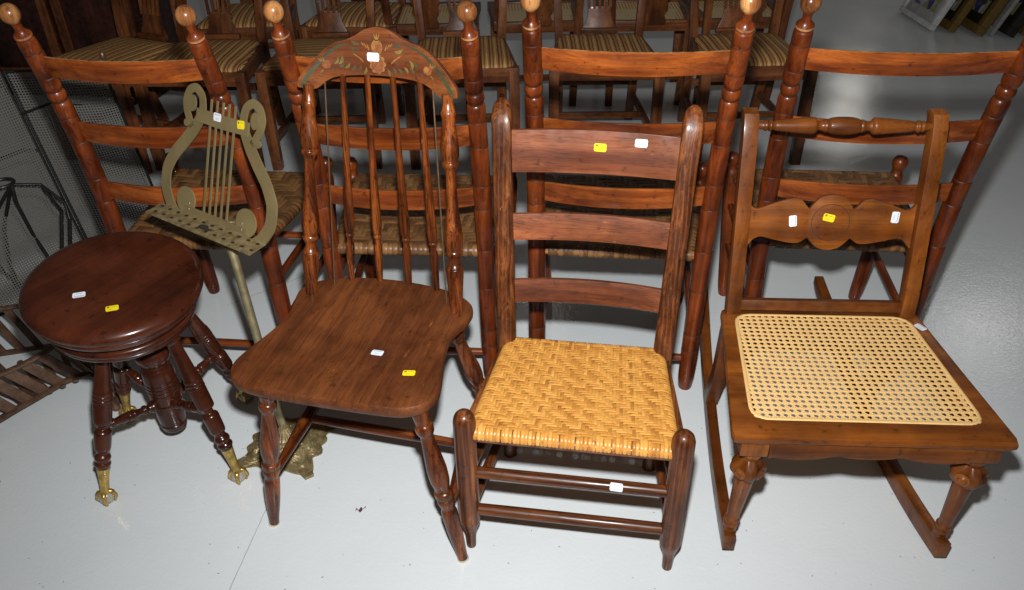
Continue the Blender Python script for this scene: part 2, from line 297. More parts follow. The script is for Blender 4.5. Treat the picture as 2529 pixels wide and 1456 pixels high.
        me.polygons.foreach_set('use_smooth', [True]*len(me.polygons)); me.set_sharp_from_angle(angle=math.radians(sharp)); me.update()
        return me
    def build(s, name, mat, parent=None, sharp=38, bevel=0, bseg=2, bang=35):
        return link(name, s.mesh(name, sharp, bevel, bseg, bang), mat, parent)
def link(name, me, mat, parent=None):
    o = bpy.data.objects.new(name, me); COL.objects.link(o)
    if mat and not me.materials:
        for q in (mat if isinstance(mat, (list, tuple)) else [mat]): me.materials.append(MATS[q])
    if parent: o.parent = parent
    return o
def curve(pts, sub=4):          # centripetal Catmull-Rom through (t, r[, sharp]) points
    out = []; n = len(pts); P = [(p_[0], p_[1]) for p_ in pts]; S = [len(p_) > 2 for p_ in pts]
    for i in range(n-1):
        p1, p2 = np.array(P[i]), np.array(P[i+1])
        p0 = np.array(P[i-1]) if i > 0 and not S[i] else 2*p1-p2
        p3 = np.array(P[i+2]) if i+2 < n and not S[i+1] else 2*p2-p1
        for k in range(sub):
            t = k/sub
            # cardinal with half tension keeps the profile from overshooting
            m1 = (p2-p0)*0.35; m2 = (p3-p1)*0.35
            q = (2*t**3-3*t**2+1)*p1+(t**3-2*t**2+t)*m1+(-2*t**3+3*t**2)*p2+(t**3-t**2)*m2
            out.append((float(q[0]), float(q[1])))
    out.append(P[-1]); return out
def loop_curve(pts, sub=5):     # closed smooth outline
    n = len(pts); out = []
    for i in range(n):
        p0, p1, p2, p3 = [np.array(pts[(i+k) % n][:2]) for k in (-1, 0, 1, 2)]
        s1 = len(pts[i]) > 2; s2 = len(pts[(i+1) % n]) > 2
        for k in range(sub):
            t = k/sub; m1 = (p2-p1 if s1 else (p2-p0)*0.5); m2 = (p2-p1 if s2 else (p3-p1)*0.5)
            q = (2*t**3-3*t**2+1)*p1+(t**3-2*t**2+t)*m1+(-2*t**3+3*t**2)*p2+(t**3-t**2)*m2
            out.append((float(q[0]), float(q[1])))
    return out
def mirror(pts): return list(pts)+[(-p_[0],)+tuple(p_[1:]) for p_ in reversed(pts)]
def thing(name, label, cat, loc, yaw=0.0, group=None):
    o = bpy.data.objects.new(name, None); COL.objects.link(o); o.location = loc; o.rotation_euler = (0, 0, yaw); o.empty_display_size = 0.1
    tag(o, label, cat, group); return o
def tag(o, label, cat, group=None):
    o['label'] = label; o['category'] = cat
    if group: o['group'] = group
    return o
def W2L(root, P):
    c, s = math.cos(root.rotation_euler.z), math.sin(root.rotation_euler.z); d = Vector(P)-root.location
    return Vector((c*d.x+s*d.y, -s*d.x+c*d.y, d.z))
def D2L(root, d):
    c, s = math.cos(root.rotation_euler.z), math.sin(root.rotation_euler.z); return Vector((c*d.x+s*d.y, -s*d.x+c*d.y, d.z))
def L2W(root, P):
    c, s = math.cos(root.rotation_euler.z), math.sin(root.rotation_euler.z); P = Vector(P); return root.location+Vector((c*P.x-s*P.y, s*P.x+c*P.y, P.z))
def L2D(root, d):
    c, s = math.cos(root.rotation_euler.z), math.sin(root.rotation_euler.z); d = Vector(d); return Vector((c*d.x-s*d.y, s*d.x+c*d.y, d.z))
_txt = {}
def text_mesh(body, size):
    if (body, size) in _txt: return _txt[(body, size)]
    c = bpy.data.curves.new('lettering', 'FONT'); c.body = body; c.size = size; c.align_x = 'CENTER'; c.align_y = 'CENTER'; c.resolution_u = 2
    o = bpy.data.objects.new('lettering', c); COL.objects.link(o); dg = bpy.context.evaluated_depsgraph_get(); me = bpy.data.meshes.new_from_object(o.evaluated_get(dg))
    bpy.data.objects.remove(o); me.materials.clear(); _txt[(body, size)] = ([tuple(v.co) for v in me.vertices], [tuple(p_.vertices) for p_ in me.polygons]); bpy.data.meshes.remove(me)
    return _txt[(body, size)]
def sticker(root, P, X, n, color, number, w=0.027, h=0.0175, bend=None):
    """price-gun label with notched ends; P world point, X world direction of its text, n world normal"""
    n = D2L(root, Vector(n).normalized()); X = D2L(root, Vector(X)); X = (X-n*X.dot(n)).normalized(); Y = n.cross(X); O = W2L(root, P)
    out = [(-w/2, -h*0.28), (-w/2+0.0022, -h/2), (w/2-0.0022, -h/2), (w/2, -h*0.28), (w/2-0.0004, 0), (w/2, h*0.28), (w/2-0.0022, h/2), (-w/2+0.0022, h/2), (-w/2, h*0.28), (-w/2+0.0004, 0)]
    if bend:
        bf = lambda x, y: -(y*y)/(2*bend)
        m = MB(); xs = [-w/2, -w/2+0.003, w/2-0.003, w/2]; ny = 7
        V = []; F = []
        for j in range(ny):
            y = -h/2+h*j/(ny-1)
            for x in (-w/2+(0.002 if j in (0, ny-1) else 0), w/2-(0.002 if j in (0, ny-1) else 0)):
                for z in (0.0003, 0.0006): V.append(O+X*x+Y*y+n*(z+bf(x, y)))
        for j in range(ny-1):
            a = j*4; b = a+4; F += [(a+1, a+3, b+3, b+1), (a, b, b+2, a+2), (a, a+1, b+1, b), (a+2, b+2, b+3, a+3)]
        m.add(V, F)
    else:
        bf = lambda x, y: 0; m = MB().prism(out, O, X, Y, 0.0003, 0.0003)
    st = m.build('price_sticker', 'sticker_'+color, root, sharp=30); st['label'] = ('yellow auction lot sticker' if color == 'yellow' else 'white price sticker')
    pm = MB()
    def put(body, size, x, y, mi):
        V, F = text_mesh(body, size); pm.add([O+X*(x+v[0])+Y*(y+v[1])+n*(0.0009+bf(x, y+v[1])) for v in V], F, mi)
    def bx(x0, y0, x1, y1, mi): pm.add([O+X*x+Y*y+n*(0.0009+bf(x, y)) for x, y in ((x0, y0), (x1, y0), (x1, y1), (x0, y1))], [(0, 1, 2, 3)], mi)
    if color == 'yellow':
        bx(-w*0.37, h*0.12, -w*0.2, h*0.36, 0); bx(-w*0.12, h*0.2, w*0.36, h*0.27, 1); put(number, 0.0048, -w*0.17, -h*0.24, 1)
        V, F = text_mesh('A', 0.0036); pm.add([O+X*(-w*0.285+v[0])+Y*(h*0.24+v[1])+n*0.00105 for v in V], F, 2)
    else:
        for k in range(11): bx(-w*0.38+k*w*0.07, h*0.22, -w*0.38+k*w*0.07+w*0.035, h*0.36, 0)
        put(number, 0.0052, -w*0.02, -h*0.2, 0)
    link('print', pm.mesh('print', 30), ['print_grey', 'print_olive', 'sticker_yellow'] if color == 'white' else ['print_black', 'print_olive', 'sticker_yellow'], st)
    return st
# ================================================================ floor
me = bpy.data.meshes.new('floor'); me.from_pydata([(-12, -3, 0), (12, -3, 0), (12, 16, 0), (-12, 16, 0)], [], [(0, 1, 2, 3)])
fl = link('floor', me, 'painted_floor'); fl['kind'] = 'structure'; fl['label'] = 'pale grey painted concrete floor'
def joint(a, b, w=0.0022):
    A = at_z(*a, 0); B = at_z(*b, 0); t = (B-A).normalized(); s_ = Vector((-t.y, t.x, 0))*w/2; m = MB()
    n_ = 14; V = []; F = []
    for i in range(n_+1):
        q = A+(B-A)*(i/n_)+s_*random.uniform(-1, 1)*0.6; V += [q+s_+Vector((0, 0, .0012)), q-s_+Vector((0, 0, .0012))]
    for i in range(n_): F.append((2*i, 2*i+1, 2*i+3, 2*i+2))
    m.add(V, F); me = m.mesh('floor_joint'); link('floor_joint', me, 'joint_grey', fl)
plain('joint_grey', (0.46, 0.47, 0.47), 0.6, var=0.3)
joint((672, 1225), (548, 1500)); joint((560, 755), (760, 678), 0.003)
# ================================================================ woven seats
def strand_mesh(path, cross, w, h, nm, ncs=5):
    """arched ribbon along path (list of (point, normal)); cross = unit cross direction; w may be a list of half widths"""
    V = []; F = []; n = len(path)
    for i, (P, Nn) in enumerate(path):
        ww = w[i] if hasattr(w, '__len__') else w
        for k in range(ncs):
            t = -1+2*k/(ncs-1); V.append(P+cross*(t*ww)+Nn*(h*(1-t*t)-0.4*h))
    for i in range(n-1):
        for k in range(ncs-1): F.append((i*ncs+k, i*ncs+k+1, (i+1)*ncs+k+1, (i+1)*ncs+k))
    return MB().add(V, F).mesh(nm, 60)
def weave(w0, w1, yf, yb, z, na, nb, over, rr, amp, h, nm, sag=0.006, step=1, gapw=0.47, jitter=0.0, cs=5, cut=0.0):
    """na strands run front to back, nb side to side; returns meshes in chair coordinates. seat top at z, rails of radius rr"""
    out = []; rng = random.Random(3); per = 2*over
    up = lambda i, j: ((i*step+j) % per) < over
    def half(v): return (w0+(w1-w0)*v)/2
    def surf(u, v): return sag*(1-(2*u-1)**2)*(1-(2*v-1)**2)
    for i in range(na):                     # front-back
        u = (i+0.5)/na+rng.uniform(-1, 1)*jitter/na; path = []; ws = []
        def X(v): return (u*2-1)*half(v)
        for k in range(7):
            a = -0.75*PI+(0.75*PI)*k/7+PI/2   # angle from below-front to top
            path.append((Vector((X(0), yf-rr*math.cos(a-0)*1.0 if False else yf-rr*math.sin(PI*0.95*(1-k/7)), z-rr+rr*math.cos(PI*0.95*(1-k/7)))), Vector((0, -math.sin(PI*0.95*(1-k/7)), math.cos(PI*0.95*(1-k/7)))))); ws.append(half(0)/na*2*gapw)
        for j in range(2*nb+1):
            v = j/(2*nb); c = (j-1)//2 if j % 2 else None
            if c is not None: o = 1 if up(i, c) else -1
            else:
                a_ = 1 if up(i, max(0, j//2-1)) else -1; b_ = 1 if up(i, min(nb-1, j//2)) else -1; o = (a_+b_)/2
            if j == 0 or j == 2*nb: o = 0.6
            path.append((Vector((X(v), yf+(yb-yf)*v, z-surf(u, v)+o*amp)), Vector((0, 0, 1)))); ws.append(half(v)/na*2*gapw)
        for k in range(1, 8):
            t = PI*0.95*k/7; path.append((Vector((X(1), yb+rr*math.sin(t), z-rr+rr*math.cos(t))), Vector((0, math.sin(t), math.cos(t))))); ws.append(half(1)/na*2*gapw)
        out.append(strand_mesh(path, Vector((1, 0, 0)), ws, h, nm, cs))
    for j in range(nb):                     # side to side
        v = (j+0.5)/nb+rng.uniform(-1, 1)*jitter/nb; y = yf+(yb-yf)*v; path = []; hw = half(v)
        for k in range(7):
            t = PI*0.95*(1-k/7); path.append((Vector((-hw-rr*math.sin(t), y, z-rr+rr*math.cos(t))), Vector((-math.sin(t), 0, math.cos(t)))))
        for i in range(2*na+1):
            u = i/(2*na); c = (i-1)//2 if i % 2 else None
            if c is not None: o = -1 if up(c, j) else 1
            else:
                a_ = -1 if up(max(0, i//2-1), j) else 1; b_ = -1 if up(min(na-1, i//2), j) else 1; o = (a_+b_)/2
            if i == 0 or i == 2*na: o = 0.6
            path.append((Vector(((u*2-1)*hw, y, z-surf(u, v)+o*amp)), Vector((0, 0, 1))))
        for k in range(1, 8):
            t = PI*0.95*k/7; path.append((Vector((hw+rr*math.sin(t), y, z-rr+rr*math.cos(t))), Vector((math.sin(t), 0, math.cos(t)))))
        out.append(strand_mesh(path, Vector((0, 1, 0)), abs(yb-yf)/nb*gapw, h, nm, cs))
    return out
def rod(m, A, B, r, r2=None, seg=14):
    r2 = r2 or r*0.8
    return m.lathe(A, B, [(0, r2), (0.08, (r+r2)/2), (0.3, r), (0.7, r), (0.92, (r+r2)/2), (1, r2)], seg, 2)
# ================================================================ red maple ladder-back chairs (backs towards the camera)
K = 0.297
RW0, RW1, RD = 0.465, 0.372, 0.425           # woven seat between the rails
SEATZ = 0.454
splints = weave(RW0, RW1, 0.0, RD, SEATZ, 28, 24, 3, 0.0165, 0.0018, 0.0009, 'seat_splint', 0.012, 1, 0.49, 0.10, 4)
# local frame of a chair: y grows away from the camera, towards the chair's front; weave's "front" (w0) is turned round below
def red_chair(x, y, yaw, wb, wt, hb, label):
    root = thing('ladder_back_chair', label, 'chair', (x, y, 0), yaw, 'red ladder-back chairs in a row')
    def pc(s, z): return Vector((s*(wb/2+(wt-wb)/2*z/hb), -K*max(0, z-0.40)**2, z))
    for s in (-1, 1):
        zs = [(0.0, .0175), (.006, .0195), (.04, .0225), (.10, .0235), (.135, .0237), (.1375, .0226), (.14, .0237), (.19, .0237), (.1925, .0226), (.195, .0237), (.33, .0237), (.3325, .0227), (.335, .0237), (.45, .0236), (.4525, .0226), (.455, .0236), (.575, .0232), (.5775, .0222), (.58, .0232), (.645, .0230), (.6475, .0220), (.65, .0230), (.755, .0224), (.7575, .0214), (.76, .0224), (.825, .0220), (.8275, .0210), (.83, .0220),
              (.858, .0220), (.866, .0205), (.870, .0172), (.874, .0172), (.879, .0208), (.886, .0216), (.893, .0208), (.898, .0172), (.902, .0172), (.906, .0205), (.914, .0219), (.935, .0218), (.9375, .0208), (.94, .0218), (.998, .0214), (1.0005, .0205), (1.003, .0214), (1.024, .0211), (1.030, .0200), (1.033, .0168), (1.036, .0165), (1.038, .0195), (1.043, .0198), (1.046, .0165), (1.050, .0125), (1.056, .0098), (1.062, .0095), (1.070, .0106), (1.074, .0122)]
        k = hb/1.092
        m = MB().ring_sweep([pc(s, z*k) for z, r in zs], [r for z, r in zs], 20)
        for i in range(1, len(zs)-1):       # darkened scribe lines and bead grooves
            if (zs[i][1] < zs[i-1][1]-.0007 and zs[i][1] < zs[i+1][1]-.0007) or (zs[i][1] == .0172 and zs[i-1][1] == .0172):
                for q in range(20): m.m[(i-1)*20+q] = 1
        for i in range(len(zs)-1):
            if zs[i][0] in (1.038,):
                for q in range(20): m.m[i*20+q] = 2
        m.build('back_post', ['red_maple_z', 'groove_dark', 'worn_edge'], root, 30)
        fz = [(1.071, .0105), (1.0735, .0118)]
        bc, br = 1.092, .0215
        for t in range(1, 13):
            a = -PI/2+0.70+(PI-0.70)*t/12; fz.append((bc+br*math.sin(a), max(br*math.cos(a), .0006)))
        MB().ring_sweep([pc(s, z*k) for z, r in fz], [r for z, r in fz], 20).build('finial', 'worn_finial_wood', root, 35)
    for zt, zb in ((.995, .938), (.818, .758), (.640, .583)):
        zt *= hb/1.10; zb *= hb/1.10; V = []; F = []; nx = 16; m = MB()
        for i in range(nx+1):
            t = -1+2*i/nx
            for z, dy in ((zb, 0), (zt, 0), (zt, .0075), (zb, .0075)):
                zz = z+(0.004 if z == zb else 0.0)*t*t
                c = pc(1, zz); V.append((t*(c.x-.008), c.y-0.030*(1-t*t)+dy-0.003, zz))
        for i in range(nx):
            a = 4*i; b = a+4
            for q in range(4): F.append((a+q, a+(q+1) % 4, b+(q+1) % 4, b+q))
        F += [(0, 1, 2, 3), (4*nx+3, 4*nx+2, 4*nx+1, 4*nx)]
        o = m.add(V, F).build('slat', ['red_maple_x', 'worn_edge'], root, 35, 0.0016, 2)
        if zt > .9:
            for q in o.data.polygons: q.material_index = 1 if q.normal.z > .55 else 0
    yfr = 0.425
    for s in (-1, 1):
        top = Vector((s*.250, yfr, .512)); bot = Vector((s*.213, yfr-.01, 0))
        MB().lathe(bot, top, [(0, .016), (.015, .019), (.1, .0215), (.5, .0225), (.84, .0225), (.895, .0165), (.915, .0165), (.935, .021), (.965, .0225), (.99, .016), (1.0, .003)], 18, 3).build('front_leg', 'red_maple_z', root, 40)
    fl_ = lambda s, z: Vector((s*(.213+.037*z/.512), yfr-.01+.01*z/.512, z))
    for z in (.235, .375): rod(MB(), fl_(-1, z), fl_(1, z), .0115).build('front_rung', 'red_maple_x', root)
    rod(MB(), pc(-1, .105), pc(1, .105), .0115).build('back_rung', 'red_maple_x', root)
    for s in (-1, 1):
        for z in (.19, .33): rod(MB(), pc(s, z), fl_(s, z+.01), .0115).build('side_rung', 'red_maple_y', root)
    # seat rails under the weave
    for s in (-1, 1): MB().ring_sweep([pc(s, SEATZ-.018)+Vector((-s*.015, .01, 0)), fl_(s, SEATZ-.018)+Vector((-s*.018, 0, 0))], .0115, 10).build('seat_rail', 'red_maple_y', root)
    MB().ring_sweep([pc(-1, SEATZ-.018)+Vector((0, .006, 0)), pc(1, SEATZ-.018)+Vector((0, .006, 0))], .0115, 10).build('seat_rail', 'red_maple_x', root)
    MB().ring_sweep([fl_(-1, SEATZ-.018)+Vector((0, .004, 0)), fl_(1, SEATZ-.018)+Vector((0, .004, 0))], .0115, 10).build('seat_rail', 'red_maple_x', root)
    for me_ in splints: 
        o = link('seat_splint', me_, 'dark_splint', root); o.rotation_euler = (0, 0, PI); o.location = (0, RD+0.004, 0)
    return root
rA = red_chair(-.860, 1.914, -.109, .437, .396, 1.078, 'red-stained ladder-back chair with ball finials directly behind the brass lyre music stand')
rB = red_chair(-.274, 1.861, -.074, .420, .405, 1.089, 'red-stained ladder-back chair with ball finials directly behind the chair with the painted crest')
rC = red_chair(.282, 1.826, -.111, .427, .438, 1.111, 'red-stained ladder-back chair with ball finials directly behind the chair with the golden woven seat')
rD = red_chair(.886, 1.846, -.102, .422, .484, 1.089, 'red-stained ladder-back chair with ball finials directly behind the caned rocking chair')
# ================================================================ oak ladder-back with golden woven seat
yaw = math.atan2(-.072, .441)
oak = thing('ladder_back_chair', 'low dark oak ladder-back chair with golden herringbone woven cane seat', 'chair', (.1165, 1.213, 0), yaw)
FX = .2235
for s in (-1, 1):
    MB().lathe((s*FX, 0, 0), (s*FX*.995, 0, .412), [(0, .0100), (.01, .0112), (.10, .0125), (.15, .0165), (.20, .0225), (.24, .0237), (.6, .0240), (.90, .0240), (.945, .0232), (.972, .0195), (.99, .0125), (1, .001)], 24, 3).build('front_leg', 'stained_oak_z', oak, 40)
for z in (.240, .125): rod(MB(), (-FX, 0, z), (FX, 0, z), .0135, .0125, 18).build('front_rung', 'stained_oak_x', oak)
BX, BY, OSZ = .184, .318, .364; LEAN = math.radians(10)
def ob(s, h): return Vector((s*(BX+.017*h/.55), BY+math.sin(LEAN)*h, OSZ+math.cos(LEAN)*h))
for s in (-1, 1):
    # round below, squared with flat face above, tongue-shaped top
    P = [Vector((s*(BX-.004), BY-.012, 0)), Vector((s*(BX-.002), BY-.006, .18)), Vector((s*BX, BY, OSZ))]+[ob(s, h) for h in (.04, .08, .13, .20, .28, .36, .43, .488, .516, .532, .544, .553, .559, .563)]
    Wd = [.0175, .0215, .0225, .0225, .0225, .0222, .0218, .0214, .0212, .0214, .0218, .0220, .0215, .0200, .0172, .0125, .005]
    Dp = [.0175, .0215, .0220, .0215, .0200, .0180, .0165, .0158, .0155, .0155, .0155, .0150, .0138, .0118, .0092, .0062, .002]
    Ex = [2, 2, 2, 2.2, 2.8, 3.6, 4.5, 5, 5, 5, 5, 4.5, 4, 3.5, 3, 2.6, 2.2]; V = []; F = []; sg = 32; n_ = len(P)
    for i, c in enumerate(P):
        t = (P[min(i+1, n_-1)]-P[max(i-1, 0)]).normalized(); nn = Vector((1, 0, 0)).cross(t).normalized(); back_ = .0035*max(0, i-11)
        for k in range(sg):
            a = 2*PI*k/sg; ca, sa = math.cos(a), math.sin(a); r = (abs(ca/Wd[i])**Ex[i]+abs(sa/Dp[i])**Ex[i])**(-1/Ex[i]); V.append(c+Vector((1, 0, 0))*(r*ca)+nn*(r*sa)+Vector((0, back_, 0)))
    for i in range(n_-1):
        for k in range(sg): F.append((i*sg+k, i*sg+(k+1) % sg, (i+1)*sg+(k+1) % sg, (i+1)*sg+k))
    F += [tuple(range(sg-1, -1, -1)), tuple((n_-1)*sg+k for k in range(sg))]
    MB().add(V, F).build('back_post', 'stained_oak_z', oak, 30)
for h0, h1, bow in ((.410, .502, .010), (.253, .314, .014), (.100, .156, .014)):
    m = MB(); nx = 14; V = []; F = []
    for i in range(nx+1):
        t = -1+2*i/nx
        for h, dy in ((h0, 0), (h1, 0), (h1, .009), (h0, .009)):
            c = ob(1, h); V.append((t*(c.x-.010), c.y-.006+bow*(1-t*t)+dy, c.z+.004*(1-t*t)*(1 if h == h1 else .5)))
    for i in range(nx):
        a = 4*i; b = a+4
        for q in range(4): F.append((a+q, a+(q+1) % 4, b+(q+1) % 4, b+q))
    F += [(0, 1, 2, 3), (4*nx+3, 4*nx+2, 4*nx+1, 4*nx)]
    m.add(V, F).build('slat', 'oak_slat', oak, 35, 0.0016, 2)
for s in (-1, 1):
    for z in (.115, .225): rod(MB(), (s*FX, 0, z), (s*(BX-.002), BY-.006, z+.01), .012, .0105).build('side_rung', 'stained_oak_y', oak)
    MB().bar((s*FX, 0, OSZ-.022), (s*BX, BY, OSZ-.022), .026, .02).build('seat_rail', 'stained_oak_y', oak, bevel=.003)
rod(MB(), (-BX, BY-.008, .15), (BX, BY-.008, .15), .012, .0105).build('back_rung', 'stained_oak_x', oak)
for yy, hx in ((0, FX), (BY, BX)): MB().ring_sweep([(-hx, yy, OSZ-.018), (hx, yy, OSZ-.018)], .0135, 12).build('seat_rail', 'stained_oak_x', oak)
for me_ in weave(.405, .345, .004, .318, OSZ+.004, 50, 42, 3, .0175, .0015, .0012, 'cane_strand', .010, 1, .482, .14, 5): link('cane_strand', me_, 'golden_cane', oak)
n0 = L2D(oak, Vector((0, -math.cos(LEAN), math.sin(LEAN)))); X0 = L2D(oak, (1, 0, 0)); P0 = L2W(oak, ob(0, .45)+Vector((0, -.006, 0)))
for px, col, num in (((1482, 366), 'yellow', '2768'), ((1584, 355), 'white', '12212')):
    q = on_plane(*px, P0, n0); l = W2L(oak, q); t = l.x/.19
    sticker(oak, q-n0*(.010*(1-t*t)-.0016), X0+Vector((0, 0, -.03)), n0, col, num)
q = W2L(oak, on_plane(1523, 1193, L2W(oak, (0, -.0125, .24)), L2D(oak, Vector((0, -1, 0)))))
sticker(oak, L2W(oak, (q.x, -.0112, .2485)), X0+Vector((0, 0, -.05)), L2D(oak, Vector((0, -.78, .62))), 'white', '12212', bend=.0136)
# ================================================================ spindle-back chair with painted crest
WY = math.radians(-14.18); WS = .45; WL = math.radians(9); SHX = .011
win = thing('spindle_back_chair', 'spindle-back plank-seat chair with a floral painted arched crest', 'chair', (-.308, 1.598, 0), WY)
half_out = [(0, -.357), (.10, -.356), (.175, -.350), (.215, -.328), (.231, -.290), (.226, -.245), (.209, -.175), (.199, -.110), (.203, -.060), (.217, -.015), (.218, .020), (.200, .050), (.160, .076), (.110, .091), (.055, .099), (0, .102)]
out = half_out+[(-x, y) for x, y in reversed(half_out[1:-1])]
out = loop_curve(out, 4)
def seat_plank():
    m = MB(); n = len(out); cx, cy = 0, -.13; V = []; F = []
    # rings: (inset scale, z) from the dished middle over the edge to the underside
    def P(x, y, k, z): return (cx+(x-cx)*k, cy+(y-cy)*k, z)
    rings = [(.0, 0), (.3, 0), (.55, 0), (.75, 0), (.88, 0), (.955, 0), (.985, -.0015), (.997, -.006), (1.0, -.013), (.996, -.022), (.975, -.030), (.90, -.032), (.4, -.032)]
    for k, dz in rings:
        for x, y in out:
            X, Y = cx+(x-cx)*k, cy+(y-cy)*k
            d = 0.009*max(0, 1-(k/.8)**2)*(1.0 if Y < .0 else .3) if dz == 0 else 0
            V.append((X, Y, WS+dz-d))
    for r in range(len(rings)-1):
        for i in range(n): F.append((r*n+i, r*n+(i+1) % n, (r+1)*n+(i+1) % n, (r+1)*n+i))
    F.append(tuple(range((len(rings)-1)*n, len(rings)*n)))
    return m.add(V, F)
seat_plank().build('seat', 'windsor_seat_wood', win, 40)
def wb_(x, h): return Vector((x+SHX*h/.5, math.sin(WL)*h, WS+math.cos(WL)*h))
bold = lambda P, c, k: [(t, c+(r-c)*k) for t, r in P]
POST = [(0, .0128), (.004, .0132), (.03, .0140), (.12, .0165), (.205, .0188), (.222, .0190), (.228, .0172), (.245, .0138), (.268, .0132), (.285, .0165), (.292, .0180), (.302, .0182), (.310, .0168), (.318, .0172), (.36, .0195), (.40, .0186), (.48, .0150), (.56, .0125), (.64, .0118), (.675, .0125), (.692, .0160), (.700, .0182), (.712, .0182), (.718, .0160), (.724, .0162), (.74, .0185), (.775, .0190), (.82, .0168), (.87, .0142), (.90, .0142), (.915, .0160), (.925, .0162), (.94, .0140), (.965, .0118), (.985, .0125), (1, .0125)]
for s in (-1, 1):
    A = Vector((s*.184, .0, WS-.004)); B = wb_(s*.1565, .498); pst = MB().lathe(A, B, bold(POST, .0135, 1.22), 22, 4).build('back_post', 'varnished_oak_z', win, 35)
    if True:
        MB().lathe(A+(B-A)*.292, A+(B-A)*.306, [(0, .0178), (.2, .0187), (.8, .0187), (1, .0178)], 22, 3).build('painted_ring', 'green_paint', pst)
SPN = [(0, .0068), (.01, .0072), (.08, .0085), (.17, .0105), (.20, .0098), (.215, .0075), (.235, .0075), (.245, .0098), (.252, .0100), (.26, .0082), (.268, .0098), (.30, .0118), (.36, .0120), (.45, .0100), (.6, .0082), (.8, .0068), (.95, .0062), (1, .0062)]
for xb, yb_, xt in ((-.112, .078, -.081), (-.040, .087, -.026), (.036, .087, .032), (.110, .078, .090)):
    MB().lathe((xb, yb_, WS-.004), wb_(xt, .522)+Vector((0, .012, 0)), SPN, 16, 3).build('spindle', 'varnished_oak_z', win, 35)
for xb, yb_, xt in ((-.141, .042, -.121), (.150, .030, .122)): MB().ring_sweep([(xb, yb_, WS-.003), wb_(xt, .508)+Vector((0, .006, 0))], .0019, 8).build('steel_tie_rod', 'steel_rod', win)
# crest
top = [(-.180, .500), (-.176, .512), (-.160, .532), (-.138, .553), (-.117, .573), (-.092, .588), (-.070, .594), (-.048, .604), (-.028, .616), (-.008, .622), (.008, .622), (.028, .617), (.050, .605), (.072, .596), (.094, .590), (.117, .577), (.140, .556), (.160, .534), (.176, .512), (.180, .500)]
bot = [(-.180, .492), (-.165, .490), (-.150, .489), (-.139, .490), (-.130, .496), (-.118, .506), (-.100, .515), (-.075, .520), (-.040, .523), (-.012, .524), (.012, .524), (.040, .523), (.075, .520), (.100, .515), (.118, .506), (.130, .496), (.139, .490), (.150, .489), (.165, .490), (.180, .492)]
ct = curve(top, 3); cb = curve(bot, 3)
cbend = lambda x, y: -.018*(1-(x/.18)**2)-.004          # plate normal (X x Y) points at the camera; bow away
UPV = Vector((0, math.sin(WL), math.cos(WL))); NV = Vector((1, 0, 0)).cross(UPV)
MB().strip(ct, cb, (SHX, 0, WS), (1, 0, 0), UPV, .017, lambda x, y: cbend(x, y)-.006).build('crest', ['crest_paint', 'worn_edge'], win, 35, .0018, 2)
for q in win.children[-1].data.polygons:
    q.material_index = 1 if (q.normal.z > .3 and abs(q.normal.dot(NV)) > .25 and abs(q.normal.dot(NV)) < .93 and q.area < 3e-5) else 0
crf = lambda x, y, e=.0: Vector((x+SHX, 0, WS))+UPV*y+NV*(cbend(x, y)+.011+e)
dm = MB()
def leaf(x, y, L_, w, ang, mi, curl=.25, e=.0006, n_=7):
    V = []; F = []
    ca, sa = math.cos(ang), math.sin(ang)
    for i in range(n_+1):
        t = i/n_; hw = w/2*math.sin(PI*min(1, t*.9+.1))**.8*(1-.25*t); cx = t*L_; cy = curl*L_*(t-.5)**2*2
        for sg in (-1, 1):
            lx, ly = cx-L_/2, cy+sg*hw; V.append(crf(x+ca*lx-sa*ly, y+sa*lx+ca*ly, e))
    for i in range(n_): F.append((2*i, 2*i+2, 2*i+3, 2*i+1))
    dm.add(V, F, mi)
def blob(x, y, rx, ry, mi, e=.0005, seed=1, wob=.12):
    r_ = random.Random(seed); n_ = 18; V = [crf(x, y, e)]+[crf(x+rx*(1+r_.uniform(-wob, wob))*math.cos(2*PI*i/n_), y+ry*(1+r_.uniform(-wob, wob))*math.sin(2*PI*i/n_), e) for i in range(n_)]
    dm.add(V, [(0, 1+i, 1+(i+1) % n_) for i in range(n_)], mi)
# 0 olive 1 dark leaf 2 ochre 3 coral 4 green
blob(0, .583, .0125, .0145, 2, seed=3); blob(.003, .580, .008, .009, 3, .0009, 5); leaf(0, .596, .010, .004, 0, 4)
for a in (-.35, 0, .35): leaf(a*.012, .604, .014, .0035, PI/2-a, 2, 0)
for s in (-1, 1):
    for k, (dx, a) in enumerate(((.020, 1.1), (.026, .85), (.032, .65))): leaf(s*dx, .582+.003*k, .015-.002*k, .003, PI/2-s*(PI/2-a)*.75, 2, 0)
    leaf(s*.047, .587, .019, .0075, s*.25, 4 if s > 0 else 1, .35); leaf(s*.050, .575, .020, .008, s*.35, 0 if s > 0 else 1, .4)
    for k in range(3): leaf(s*(.036+.006*k), .556+.004*k, .015, .003, PI/2-s*(.7+.12*k), 2, 0)
    for k in range(5): leaf(s*(.026+.013*k), .533+.002*k+.002*(k % 2), .015, .0062, PI/2+s*(.35+.12*k), (0, 1, 1, 0, 1)[k], .3)
    leaf(s*.078, .552, .020, .0075, PI/2+s*.35, 0, .4); leaf(s*.088, .550, .017, .006, PI/2+s*.5, 0 if s < 0 else 1, .4)
    blob(s*.113, .542, .010, .009, 3, seed=7); blob(s*.110, .544, .006, .007, 2 if s > 0 else 3, .0009, 8)
    for k in range(3): leaf(s*(.119+.004*k), .553-.001*k, .011, .003, PI/2-s*(.25+.3*k), 2, 0)
    leaf(s*.102, .531, .012, .003, s*-.5, 1, .2); leaf(s*.123, .528, .012, .0035, s*-.8, 0, .2)
for k in range(9): blob(.0+.0135*math.cos(2*PI*k/9), .548+.0150*math.sin(2*PI*k/9), .0055, .0055, 2, .0004, k)
